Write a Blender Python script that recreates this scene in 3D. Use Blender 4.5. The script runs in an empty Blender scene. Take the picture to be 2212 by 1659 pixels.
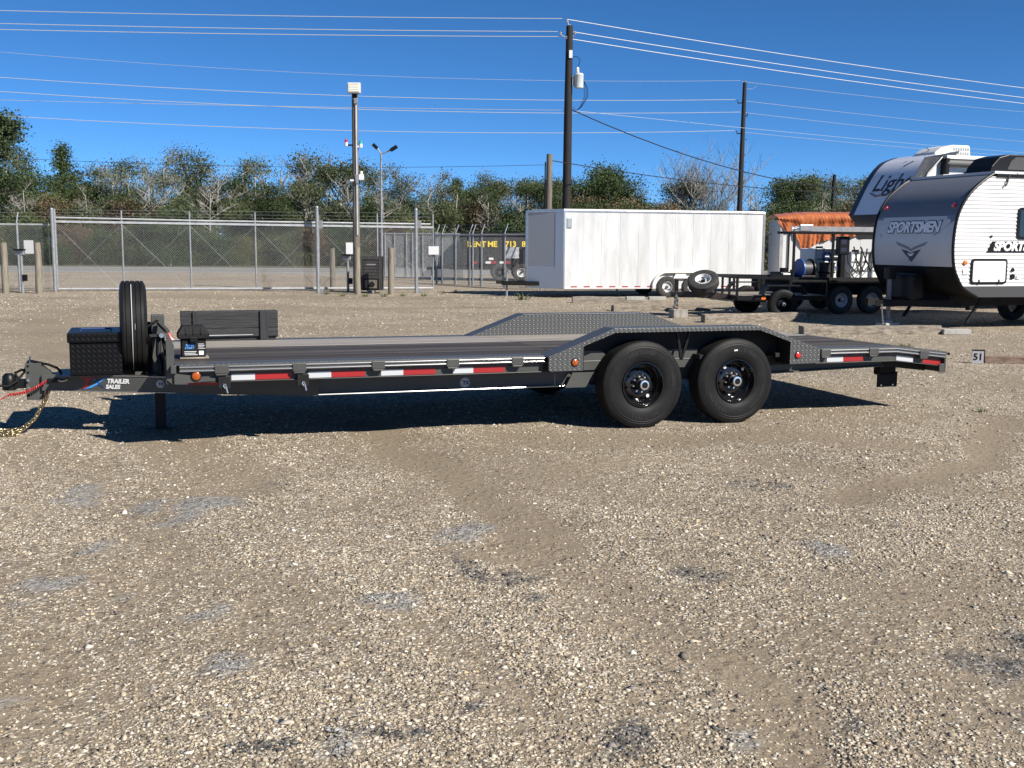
import bpy, math, random
import numpy as np
from mathutils import Vector, Matrix, Euler
rnd = random.Random(7)
S = bpy.context.scene
COL = S.collection

# ------------------------------------------------------------ camera (solved from the photograph)
IW, IH = 2212.0, 1659.0            # pixel grid the measurements were taken in
CF, CPITCH, CROLL, CH = 2317.3, 0.1310, 0.0066, 1.6713
_c, _s = math.cos(CPITCH), math.sin(CPITCH)
_cr, _sr = math.cos(CROLL), math.sin(CROLL)
FWD = Vector((0, _c, -_s)); _U0 = Vector((0, _s, _c)); _R0 = Vector((1, 0, 0))
RGT = _R0 * _cr + _U0 * _sr; UPV = _U0 * _cr - _R0 * _sr
cam_d = bpy.data.cameras.new('camera'); cam = bpy.data.objects.new('camera', cam_d); COL.objects.link(cam)
cam_d.sensor_width = 36; cam_d.lens = CF / IW * 36; cam_d.clip_end = 3000; cam_d.clip_start = 0.05
cam.matrix_world = Matrix(((RGT.x, UPV.x, -FWD.x, 0), (RGT.y, UPV.y, -FWD.y, 0), (RGT.z, UPV.z, -FWD.z, CH), (0, 0, 0, 1)))
S.camera = cam
# ------------------------------------------------------------ sky, sun, exposure
SUNV = Vector((1.029, -0.833, 1.0)).normalized()
SUN_EL = math.asin(SUNV.z); SUN_AZ = math.atan2(SUNV.x, SUNV.y)
w = bpy.data.worlds.new('World'); S.world = w; w.use_nodes = True
nt = w.node_tree; sky = nt.nodes.new('ShaderNodeTexSky'); sky.sky_type = 'NISHITA'; sky.sun_disc = False
sky.sun_elevation = SUN_EL; sky.sun_rotation = SUN_AZ; sky.air_density = 0.4; sky.dust_density = 0.0; sky.ozone_density = 10.0; sky.altitude = 0
bg = nt.nodes['Background']; hsv = nt.nodes.new('ShaderNodeHueSaturation'); hsv.inputs['Saturation'].default_value = 1.06; hsv.inputs['Hue'].default_value = 0.493; hsv.inputs['Value'].default_value = 1.10; nt.links.new(sky.outputs[0], hsv.inputs['Color']); nt.links.new(hsv.outputs[0], bg.inputs[0]); bg.inputs[1].default_value = 0.074
sl = bpy.data.lights.new('sun', 'SUN'); sl.energy = 4.6; sl.angle = math.radians(0.53); sl.color = (1.0, 0.95, 0.87)
so = bpy.data.objects.new('sun', sl); COL.objects.link(so); so.rotation_euler = SUNV.to_track_quat('Z', 'Y').to_euler(); so.location = (20, -15, 40)
S.view_settings.view_transform = 'Standard'; S.view_settings.look = 'None'; S.view_settings.exposure = 0.78; S.view_settings.gamma = 1.0
S.render.engine = 'CYCLES'

# ------------------------------------------------------------ pixel -> place
CPOS = Vector((0, 0, CH))
def ray(u, v): return FWD + RGT * ((u - IW / 2) / CF) - UPV * ((v - IH / 2) / CF)
def gnd(u, v, z=0.0):
    d = ray(u, v); return CPOS + d * ((z - CH) / d.z)
def at(u, v, Y):
    d = ray(u, v); return CPOS + d * (Y / d.y)
def onp(u, v, A, B):                       # on the upright plane through ground points A and B
    n = Vector((-(B.y - A.y), B.x - A.x, 0)); d = ray(u, v)
    return CPOS + d * ((A - CPOS).dot(n) / d.dot(n))
class Frame:
    def __init__(s, loc, rz):
        s.o = Vector(loc); s.rz = rz; s.ex = Vector((math.cos(rz), math.sin(rz), 0)); s.ey = Vector((-math.sin(rz), math.cos(rz), 0))
    def loc(s, P): d = P - s.o; return Vector((d.dot(s.ex), d.dot(s.ey), d.z))
    def px(s, u, v, y): A = s.o + s.ey * y; return s.loc(onp(u, v, A, A + s.ex))
    def gx(s, u, v, z=0): return s.loc(gnd(u, v, z))
    def py(s, u, v, x): A = s.o + s.ex * x; return s.loc(onp(u, v, A, A + s.ey))

# ------------------------------------------------------------ materials
MATS = {}
def lk(nt, a, b): nt.links.new(a, b)
def M(name, col, rough=.5, metal=0, col2=None, vs=4, stretch=(1, 1, 1), bump=0, bs=30, spec=.5, coat=0, lo=.35, hi=.65, det=6, trans=0, emit=0):
    if name in MATS: return MATS[name]
    m = bpy.data.materials.new(name); m.use_nodes = True; nt = m.node_tree; b = nt.nodes['Principled BSDF']; MATS[name] = m
    b.inputs['Base Color'].default_value = (*col, 1); b.inputs['Roughness'].default_value = rough; b.inputs['Metallic'].default_value = metal
    b.inputs['Specular IOR Level'].default_value = spec; b.inputs['Coat Weight'].default_value = coat; b.inputs['Coat Roughness'].default_value = .08
    b.inputs['Transmission Weight'].default_value = trans
    if col2 or bump:
        tc = nt.nodes.new('ShaderNodeTexCoord'); mp = nt.nodes.new('ShaderNodeMapping'); mp.inputs['Scale'].default_value = stretch; lk(nt, tc.outputs['Object'], mp.inputs[0])
    if col2:
        n = nt.nodes.new('ShaderNodeTexNoise'); n.inputs['Scale'].default_value = vs; n.inputs['Detail'].default_value = det; n.inputs['Roughness'].default_value = .65; lk(nt, mp.outputs[0], n.inputs['Vector'])
        r = nt.nodes.new('ShaderNodeValToRGB'); r.color_ramp.elements[0].position = lo; r.color_ramp.elements[1].position = hi
        r.color_ramp.elements[0].color = (*col, 1); r.color_ramp.elements[1].color = (*col2, 1); lk(nt, n.outputs[0], r.inputs[0]); lk(nt, r.outputs[0], b.inputs['Base Color'])
    if bump:
        n2 = nt.nodes.new('ShaderNodeTexNoise'); n2.inputs['Scale'].default_value = bs; n2.inputs['Detail'].default_value = 4; lk(nt, mp.outputs[0], n2.inputs['Vector'])
        bp = nt.nodes.new('ShaderNodeBump'); bp.inputs['Strength'].default_value = bump; bp.inputs['Distance'].default_value = .01; lk(nt, n2.outputs[0], bp.inputs['Height']); lk(nt, bp.outputs[0], b.inputs['Normal'])
    return m
gun = M('gunmetal_paint', (.055, .056, .052), .4, 0, (.068, .068, .063), 3, spec=.35)
gun_dk = M('underbody_and_shade_dark', (.02, .02, .02), .6, spec=.2)  # dark underbody; also shade put into near fender wall and jack foot
blk = M('black_satin', (.007, .007, .0075), .4, spec=.25)
blkg = M('black_gloss', (.008, .008, .009), .12, coat=.6)
blkm = M('black_matte', (.008, .008, .008), .7, 0, (.015, .0145, .014), 8, spec=.2)
rub = M('rubber', (.009, .009, .0095), .55, 0, (.015, .0148, .0145), 6, bump=.05, bs=80, spec=.15)
rub_old = M('dusty_rubber', (.02, .02, .02), .8, 0, (.045, .042, .038), 7)
chrome = M('chrome', (.85, .85, .85), .28, 1)
zinc = M('yellow_zinc', (.55, .45, .25), .3, 1)
steel = M('bright_steel', (.62, .62, .62), .28, 1)
galv = M('galvanized', (.34, .35, .355), .5, .5, (.24, .247, .253), 9)
galv2 = M('galvanized_bright', (.52, .53, .535), .45, .35, (.38, .387, .393), 5)
wire_m = M('chain_link_wire', (.42, .43, .44), .5, .4)
white = M('white_paint', (.66, .66, .65), .4)
wht_tape = M('white_tape', (.46, .475, .49), .4)
red_tape = M('red_tape', (.30, .012, .012), .4)
amber = M('amber_lens', (.34, .07, .006), .2, coat=.4)
redl = M('red_lens', (.55, .02, .015), .15, coat=.8)
glassd = M('dark_glass', (.012, .014, .016), .06, coat=.5)
alu = M('aluminium', (.7, .7, .7), .33, .9, (.55, .55, .56), 6)
red_p = M('red_plastic', (.40, .02, .02), .35)
blue_p = M('blue_plastic', (.02, .08, .28), .4)
hole = M('hole_shade', (.002, .002, .002), 1, spec=0)  # flat black for the shade inside open holes
creo = M('creosote_pole', (.006, .005, .0045), .8, 0, (.016, .0135, .0115), 6, (3, 3, .25), .4, 12)
oldpole = M('weathered_pole', (.085, .072, .055), .85, 0, (.20, .175, .138), 5, (5, 5, .3), .5, 10)
bollw = M('bollard_wood', (.13, .112, .082), .85, 0, (.26, .23, .178), 4, (6, 6, .5), .5, 10)
tie = M('railroad_tie', (.075, .058, .045), .9, 0, (.30, .255, .20), 5, (1, 4, 4), .9, 16, lo=.3, hi=.62)
tie2 = M('grey_timber', (.16, .135, .105), .9, 0, (.33, .29, .24), 4, (1, 5, 5), .8, 16)
tie3 = M('red_brown_timber', (.15, .09, .065), .9, 0, (.27, .2, .155), 5, (1, 4, 4), .8, 16)
conc = M('concrete', (.30, .285, .255), .9, 0, (.40, .385, .35), 8, bump=.4, bs=60)
concd = M('weathered_block', (.2, .185, .16), .9, 0, (.3, .28, .245), 8, bump=.5, bs=50)
def mat_deck():
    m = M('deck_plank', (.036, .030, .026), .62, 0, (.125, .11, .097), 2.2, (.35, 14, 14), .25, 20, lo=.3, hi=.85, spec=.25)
    nt = m.node_tree; b = nt.nodes['Principled BSDF']
    oi = nt.nodes.new('ShaderNodeObjectInfo'); mul = nt.nodes.new('ShaderNodeMath'); mul.operation = 'MULTIPLY_ADD'; mul.inputs[1].default_value = .8; mul.inputs[2].default_value = .6
    lk(nt, oi.outputs['Random'], mul.inputs[0])
    mx = nt.nodes.new('ShaderNodeMix'); mx.data_type = 'RGBA'; mx.blend_type = 'MULTIPLY'; mx.inputs[0].default_value = 1
    src = b.inputs['Base Color'].links[0].from_socket; lk(nt, src, mx.inputs[6]); lk(nt, mul.outputs[0], mx.inputs[7]); lk(nt, mx.outputs[2], b.inputs['Base Color'])
    return m
deckm = mat_deck()
deckl = M('deck_plank_sheen', (.14, .12, .10), .6, 0, (.40, .37, .33), 2.2, (.35, 14, 14), .25, 20, lo=.25, hi=.75)  # glancing sky reflection on the far planks, put into their colour
def mat_plate(name, col, rough, sc, metal=0, strength=.8):
    m = M(name, col, rough, metal); nt = m.node_tree; b = nt.nodes['Principled BSDF']
    tc = nt.nodes.new('ShaderNodeTexCoord'); sp = nt.nodes.new('ShaderNodeSeparateXYZ'); lk(nt, tc.outputs['Object'], sp.inputs[0])
    ad = nt.nodes.new('ShaderNodeMath'); lk(nt, sp.outputs[1], ad.inputs[0]); lk(nt, sp.outputs[2], ad.inputs[1])
    cb = nt.nodes.new('ShaderNodeCombineXYZ'); lk(nt, sp.outputs[0], cb.inputs[0]); lk(nt, ad.outputs[0], cb.inputs[1])
    hs = []
    for a, off in ((45, (0, 0, 0)), (-45, (.5, .5, 0))):
        m1 = nt.nodes.new('ShaderNodeMapping'); m1.inputs['Scale'].default_value = (sc, sc, 1); m1.inputs['Location'].default_value = off; lk(nt, cb.outputs[0], m1.inputs[0])
        fr = nt.nodes.new('ShaderNodeVectorMath'); fr.operation = 'FRACTION'; lk(nt, m1.outputs[0], fr.inputs[0])
        sb = nt.nodes.new('ShaderNodeVectorMath'); sb.operation = 'SUBTRACT'; sb.inputs[1].default_value = (.5, .5, 0); lk(nt, fr.outputs[0], sb.inputs[0])
        ro = nt.nodes.new('ShaderNodeMapping'); ro.inputs['Rotation'].default_value = (0, 0, math.radians(a)); ro.vector_type = 'TEXTURE'; ro.inputs['Scale'].default_value = (1, .34, 1); lk(nt, sb.outputs[0], ro.inputs[0])
        ln = nt.nodes.new('ShaderNodeVectorMath'); ln.operation = 'LENGTH'; lk(nt, ro.outputs[0], ln.inputs[0])
        mr = nt.nodes.new('ShaderNodeMapRange'); mr.inputs[1].default_value = .5; mr.inputs[2].default_value = .3; lk(nt, ln.outputs['Value'], mr.inputs[0]); hs.append(mr)
    mx = nt.nodes.new('ShaderNodeMath'); mx.operation = 'MAXIMUM'; lk(nt, hs[0].outputs[0], mx.inputs[0]); lk(nt, hs[1].outputs[0], mx.inputs[1])
    bp = nt.nodes.new('ShaderNodeBump'); bp.inputs['Strength'].default_value = strength; bp.inputs['Distance'].default_value = .004; lk(nt, mx.outputs[0], bp.inputs['Height']); lk(nt, bp.outputs[0], b.inputs['Normal'])
    return m
plate = mat_plate('grey_tread_plate', (.07, .071, .07), .38, 22, .1, .62)
plate_b = mat_plate('black_tread_plate', (.004, .004, .0045), .35, 24, 0, .35)
for _m in (plate_b,): _m.node_tree.nodes['Principled BSDF'].inputs['Specular IOR Level'].default_value = .18
plate_a = mat_plate('aluminium_tread_plate', (.62, .62, .62), .3, 18, .9, .5)

# ------------------------------------------------------------ mesh builder
class MB:
    def __init__(s): s.v = []; s.f = []
    def add(s, vs, fs):
        n = len(s.v); s.v += [Vector(p) for p in vs]; s.f += [tuple(i + n for i in f) for f in fs]; return s
    def box(s, x0, x1, y0, y1, z0, z1):
        return s.add([(x0, y0, z0), (x1, y0, z0), (x1, y1, z0), (x0, y1, z0), (x0, y0, z1), (x1, y0, z1), (x1, y1, z1), (x0, y1, z1)],
                     [(0, 3, 2, 1), (4, 5, 6, 7), (0, 1, 5, 4), (1, 2, 6, 5), (2, 3, 7, 6), (3, 0, 4, 7)])
    def bar(s, p, q, w, h, up=(0, 0, 1)):
        p, q = Vector(p), Vector(q); d = (q - p).normalized(); a = d.cross(Vector(up))
        if a.length < 1e-4: a = d.cross(Vector((0, 1, 0)))
        a.normalize(); b = a.cross(d); a = a * w / 2; b = b * h / 2
        return s.add([p - a - b, p + a - b, p + a + b, p - a + b, q - a - b, q + a - b, q + a + b, q - a + b],
                     [(3, 2, 1, 0), (4, 5, 6, 7), (0, 1, 5, 4), (1, 2, 6, 5), (2, 3, 7, 6), (3, 0, 4, 7)])
    def cyl(s, p, q, r, r2=None, n=12, cap=True):
        p, q = Vector(p), Vector(q); r2 = r if r2 is None else r2; d = (q - p).normalized(); a = d.orthogonal().normalized(); b = d.cross(a); vs = []
        for c, rr in ((p, r), (q, r2)):
            for i in range(n):
                t = 2 * math.pi * i / n; vs.append(c + a * (rr * math.cos(t)) + b * (rr * math.sin(t)))
        fs = [(i, (i + 1) % n, n + (i + 1) % n, n + i) for i in range(n)]
        if cap: fs += [tuple(range(n))[::-1], tuple(range(n, 2 * n))]
        return s.add(vs, fs)
    def tube(s, pts, r, n=6, r2=None):
        pts = [Vector(p) for p in pts]; k = len(pts); vs = []; a = None
        for i, p in enumerate(pts):
            d = (pts[min(i + 1, k - 1)] - pts[max(i - 1, 0)]).normalized()
            if a is None: a = d.orthogonal().normalized()
            a = (a - d * a.dot(d)); a = a.normalized() if a.length > 1e-5 else d.orthogonal().normalized(); b = d.cross(a)
            rr = r if r2 is None else r + (r2 - r) * i / (k - 1)
            for j in range(n):
                t = 2 * math.pi * j / n; vs.append(p + a * (rr * math.cos(t)) + b * (rr * math.sin(t)))
        fs = [(i * n + j, i * n + (j + 1) % n, (i + 1) * n + (j + 1) % n, (i + 1) * n + j) for i in range(k - 1) for j in range(n)]
        fs += [tuple(range(n))[::-1], tuple(range((k - 1) * n, k * n))]
        return s.add(vs, fs)
    def prism(s, poly, a, b, ax='y'):           # poly: list of 2D points in the plane normal to ax
        f = {'y': lambda p, t: (p[0], t, p[1]), 'x': lambda p, t: (t, p[0], p[1]), 'z': lambda p, t: (p[0], p[1], t)}[ax]; n = len(poly)
        return s.add([f(p, a) for p in poly] + [f(p, b) for p in poly], [tuple(range(n)), tuple(range(2 * n - 1, n - 1, -1))] + [(i, n + i, n + (i + 1) % n, (i + 1) % n) for i in range(n)])
    def lathe(s, prof, c, n=40, ax='y'):        # prof: (radius, height along axis)
        c = Vector(c); vs = []; k = len(prof)
        for r, h in prof:
            for i in range(n):
                t = 2 * math.pi * i / n; ca, sa = r * math.cos(t), r * math.sin(t)
                vs.append(c + Vector({'y': (ca, h, sa), 'z': (ca, sa, h), 'x': (h, ca, sa)}[ax]))
        return s.add(vs, [(i * n + j, i * n + (j + 1) % n, (i + 1) * n + (j + 1) % n, (i + 1) * n + j) for i in range(k - 1) for j in range(n)])
    def torus(s, M4, R, r, n=10, m=6, sx=0):    # link: stretched torus, sx = half straight length along local x
        vs = []
        for i in range(n):
            t = 2 * math.pi * i / n
            for j in range(m):
                p = 2 * math.pi * j / m; rr = R + r * math.cos(p); ct = math.cos(t)
                vs.append(M4 @ Vector((rr * ct + (sx if ct > 0 else -sx), rr * math.sin(t), r * math.sin(p))))
        return s.add(vs, [(i * m + j, ((i + 1) % n) * m + j, ((i + 1) % n) * m + (j + 1) % m, i * m + (j + 1) % m) for i in range(n) for j in range(m)])
    def text(s, t, fn, size=1, shear=0, off=0, ext=.002, sp=1.0, align='LEFT'):
        vs, fs = text_mesh(t, size, shear, off, ext, sp, align); return s.add([fn(*v) for v in vs], fs)
    def build(s, name, mat, parent=None, smooth=False, bevel=0, label=None, origin=None, ang=40):
        me = bpy.data.meshes.new(name); o3 = Vector(origin) if origin is not None else None
        me.from_pydata([tuple(p - o3) if o3 else tuple(p) for p in s.v], [], s.f); me.update()
        import bmesh
        bm = bmesh.new(); bm.from_mesh(me); bmesh.ops.recalc_face_normals(bm, faces=bm.faces); bm.to_mesh(me); bm.free()
        if smooth:
            me.polygons.foreach_set('use_smooth', [True] * len(me.polygons)); me.set_sharp_from_angle(angle=math.radians(ang))
        me.materials.append(mat if not isinstance(mat, str) else MATS[mat])
        o = bpy.data.objects.new(name, me); COL.objects.link(o)
        if o3: o.location = o3
        if parent: o.parent = parent
        if label: o['label'] = label
        if bevel:
            bv = o.modifiers.new('bevel', 'BEVEL'); bv.width = bevel; bv.segments = 2; bv.limit_method = 'ANGLE'; bv.angle_limit = .6
        return o
_TX = {}
def text_mesh(t, size, shear, off, ext, sp, align):
    k = (t, size, shear, off, ext, sp, align)
    if k in _TX: return _TX[k]
    cu = bpy.data.curves.new('t', 'FONT'); cu.body = t; cu.size = size; cu.shear = shear; cu.offset = off; cu.extrude = ext; cu.space_character = sp; cu.align_x = align; cu.resolution_u = 3
    o = bpy.data.objects.new('t', cu); COL.objects.link(o); dg = bpy.context.evaluated_depsgraph_get()
    me = bpy.data.meshes.new_from_object(o.evaluated_get(dg)); r = ([tuple(v.co) for v in me.vertices], [tuple(p.vertices) for p in me.polygons])
    bpy.data.objects.remove(o); bpy.data.curves.remove(cu); bpy.data.meshes.remove(me); _TX[k] = r; return r
def tag(o, label=None, cat=None, group=None, kind=None):
    if label: o['label'] = label
    if cat: o['category'] = cat
    if group: o['group'] = group
    if kind: o['kind'] = kind
    return o
def thing(name, label, cat, loc=(0, 0, 0), rz=0, group=None):
    o = bpy.data.objects.new(name, None); COL.objects.link(o); o.location = loc; o.rotation_euler = (0, 0, rz); o.empty_display_size = .1
    return tag(o, label, cat, group)
def copy_tree(o, parent=None):
    c = o.copy(); COL.objects.link(c); c.parent = parent
    for ch in list(o.children): copy_tree(ch, c)
    return c

# ============================================================ GROUND
TR_O = Vector((1.2, 9.6303, 0)); TR_YAW = 0.3418
TF = Frame(TR_O, TR_YAW)
def px_ell(cx, cy, rx, ry):
    c = gnd(cx, cy); a = gnd(cx + rx, cy); b = gnd(cx, cy + ry); return (c.x, c.y, abs(a.x - c.x), max(abs(b.y - c.y), .03))
G6 = [(350, 265, 90, 30, 0), (670, 310, 70, 25, 0), (930, 312, 85, 25, 0), (1060, 318, 30, 18, 0), (870, 370, 60, 22, 0), (760, 400, 70, 15, 0), (2060, 430, 80, 22, 0), (390, 505, 60, 12, 0), (210, 640, 70, 15, 0), (300, 655, 50, 15, 0),
      (460, 740, 50, 25, 0), (1560, 755, 140, 28, 0), (930, 810, 65, 18, 0), (1200, 985, 80, 18, 0), (2110, 580, 80, 35, 1), (1275, 1405, 80, 40, 1), (1610, 1400, 60, 40, 0), (1650, 1310, 40, 25, 1), (500, 880, 50, 15, 1), (60, 1140, 60, 20, 0), (1870, 1190, 60, 40, 1), (2050, 1420, 40, 20, 1), (600, 340, 60, 16, 1), (60, 775, 50, 18, 0), (1100, 230, 40, 12, 1)]
G7 = [(1280, 700, 90, 30, 0), (560, 1600, 130, 60, 1), (2100, 1090, 120, 50, 1), (2000, 1230, 110, 70, 1), (1140, 440, 80, 12, 1), (60, 830, 70, 30, 1), (790, 830, 50, 14, 1), (2140, 1450, 60, 30, 1), (1660, 1500, 40, 40, 1), (1150, 1590, 60, 40, 0), (1000, 1500, 40, 30, 1)]
ELL = [(*px_ell(x / 2.016, 932.6 + y / 2.016, a / 2.016, b / 2.016), k) for x, y, a, b, k in G6] + [(*px_ell(1097 + x / 1.984, 823 + y / 1.984, a / 1.984, b / 1.984), k) for x, y, a, b, k in G7]
def pl(*pts): return [gnd(u, v) for u, v in pts]
TRACKS = [(pl((790, 915), (930, 1000), (1090, 1090), (1200, 1180)), .22, .9), (pl((330, 945), (470, 1010), (500, 1060)), .32, .7), (pl((2150, 900), (2145, 950), (2080, 1000), (1960, 1050), (1800, 1075)), .16, 1.0), (pl((1560, 1430), (1650, 1500), (1760, 1560), (1830, 1640)), .16, .8),
          (pl((1100, 945), (1450, 950), (1700, 935), (1900, 960)), .32, .75), (pl((1650, 995), (1950, 1040), (2300, 1090)), .25, .55), (pl((560, 1240), (600, 1300), (640, 1370)), .13, .5), (pl((90, 690), (100, 720), (180, 790)), .5, .8), (pl((0, 760), (120, 690), (240, 655)), .6, .55), (pl((560, 660), (800, 668), (1050, 664)), .5, .7), (pl((300, 640), (620, 642), (900, 645)), 1.0, .8), (pl((1040, 1190), (1200, 1195)), .1, .8), (pl((1190, 1180), (1300, 1260), (1480, 1370), (1560, 1430)), .2, .55), (pl((20, 960), (150, 1000), (330, 1120), (420, 1250)), .22, .5), (pl((1500, 900), (1700, 925), (2000, 900)), .25, .5), (pl((900, 1330), (1000, 1420), (1080, 1560)), .14, .45)]
def segd(X, Y, pts):
    best = np.full(X.shape, 1e9)
    for a, b in zip(pts[:-1], pts[1:]):
        dx, dy = b.x - a.x, b.y - a.y; L = dx * dx + dy * dy + 1e-9
        t = np.clip(((X - a.x) * dx + (Y - a.y) * dy) / L, 0, 1); best = np.minimum(best, np.hypot(X - a.x - t * dx, Y - a.y - t * dy))
    return best
_rs = np.random.RandomState(3); _K = [(_rs.uniform(-1, 1, 2), _rs.uniform(0, 6.28)) for _ in range(60)]
def vnoise(X, Y, sc, o=0, k=14):
    r = np.zeros(X.shape)
    for i in range(k):
        (kx, ky), ph = _K[(i + o) % 60]; f = sc * (1 + .35 * (i % 5)); r += np.sin(X * kx * f * 2.2 + Y * ky * f * 2.2 + ph)
    return r / math.sqrt(k)
def masks(X, Y):
    wx = X + .10 * vnoise(X, Y, 2.2, 5) + .05 * vnoise(X, Y, 6, 11); wy = Y + .10 * vnoise(X, Y, 2.2, 21) + .05 * vnoise(X, Y, 6, 33)
    g = np.zeros(X.shape); d = np.zeros(X.shape)
    for cx, cy, rx, ry, k in ELL:
        e = np.hypot((wx - cx) / (rx * 1.05), (wy - cy) / (ry * 1.3)); m = np.clip((1.2 - e) / .3, 0, 1)
        if k: d = np.maximum(d, m)
        else: g = np.maximum(g, m)
    t = np.zeros(X.shape)
    for pts, wd, st in TRACKS: t = np.maximum(t, st * np.clip(1.6 - segd(wx, wy, pts) / wd * .95, 0, 1))
    t = np.maximum(t, np.clip(vnoise(X, Y, .55, 40) * .5 - .35, 0, .8))
    near = np.clip((26 - Y) / 8, 0, 1); return t, g * near, d * near
def dens(X, Y): return np.clip(.80 + .38 * vnoise(X, Y, .38, 27) + .22 * vnoise(X, Y, 1.4, 44), .12, 1)
def gheight(X, Y):
    t, g, d = masks(X, Y)
    fade = np.clip((30 - Y) / 10, 0, 1) * np.clip((12 - np.abs(X)) / 3, 0, 1)
    lx = (X - TR_O.x) * math.cos(TR_YAW) + (Y - TR_O.y) * math.sin(TR_YAW); ly = -(X - TR_O.x) * math.sin(TR_YAW) + (Y - TR_O.y) * math.cos(TR_YAW)
    flat = np.clip(np.hypot(np.maximum(np.abs(lx - .5) - 1.2, 0), np.maximum(np.abs(ly - 1.3) - 1.4, 0)) / .8, 0, 1)
    return fade * flat * (.006 * vnoise(X, Y, .8, 2) + .004 * vnoise(X, Y, 3, 9) - .012 * t + .008 * g)
def build_ground():
    xs = np.concatenate([[-900, -500, -250, -120, -60, -30, -18, -13], np.arange(-10, 10.01, .085), [13, 18, 30, 60, 120, 250, 500, 900]])
    ys = np.concatenate([[-300, -100, -30, -8, -2, 0, 1.2], np.arange(2, 17, .075), np.arange(17, 30, .2), np.arange(30, 50, 1.0), [55, 60, 70, 90, 130, 220, 500, 1500]])
    X, Y = np.meshgrid(xs, ys); Z = gheight(X, Y); t, g, d = masks(X, Y); ny, nx = X.shape
    V = np.stack([X.ravel(), Y.ravel(), Z.ravel()], 1); i = np.arange(ny * nx).reshape(ny, nx)
    Q = np.stack([i[:-1, :-1], i[:-1, 1:], i[1:, 1:], i[1:, :-1]], -1).reshape(-1, 4)
    o = np_mesh('ground', V, Q, ground_mat()); ca = o.data.color_attributes.new('mask', 'FLOAT_COLOR', 'POINT')
    ca.data.foreach_set('color', np.stack([t.ravel(), g.ravel(), d.ravel(), dens(X, Y).ravel()], 1).astype(np.float32).ravel())
    o.data.polygons.foreach_set('use_smooth', [True] * len(Q)); tag(o, kind='structure')
def np_mesh(name, V, Q, mat, parent=None):
    me = bpy.data.meshes.new(name); V = np.asarray(V, np.float32); Q = np.asarray(Q, np.int32); k = Q.shape[1]
    me.vertices.add(len(V)); me.vertices.foreach_set('co', V.ravel()); me.loops.add(Q.size); me.loops.foreach_set('vertex_index', Q.ravel())
    me.polygons.add(len(Q)); me.polygons.foreach_set('loop_start', np.arange(0, Q.size, k, dtype=np.int32)); me.update(calc_edges=True); me.materials.append(mat)
    o = bpy.data.objects.new(name, me); COL.objects.link(o)
    if parent: o.parent = parent
    return o
def ramp(nt, fac, stops):
    r = nt.nodes.new('ShaderNodeValToRGB'); e = r.color_ramp.elements
    while len(e) < len(stops): e.new(.5)
    for k, (p, c) in zip(e, stops): k.position = p; k.color = (*c, 1)
    lk(nt, fac, r.inputs[0]); return r.outputs[0]
def mixc(nt, f, a, b, mode='MIX'):
    m = nt.nodes.new('ShaderNodeMix'); m.data_type = 'RGBA'; m.blend_type = mode
    if isinstance(f, (int, float)): m.inputs[0].default_value = f
    else: lk(nt, f, m.inputs[0])
    for k, x in ((6, a), (7, b)):
        if isinstance(x, tuple): m.inputs[k].default_value = (*x, 1)
        else: lk(nt, x, m.inputs[k])
    return m.outputs[2]
def tex(nt, kind, vec, scale, **kw):
    n = nt.nodes.new(kind); n.inputs['Scale'].default_value = scale; lk(nt, vec, n.inputs['Vector'])
    for k, v in kw.items(): n.inputs[k].default_value = v
    return n
STONE = [(0, (.075, .068, .058)), (.22, (.19, .155, .115)), (.42, (.33, .275, .205)), (.62, (.42, .36, .28)), (.8, (.52, .47, .385)), (.93, (.30, .29, .27)), (1, (.66, .62, .54))]
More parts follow.
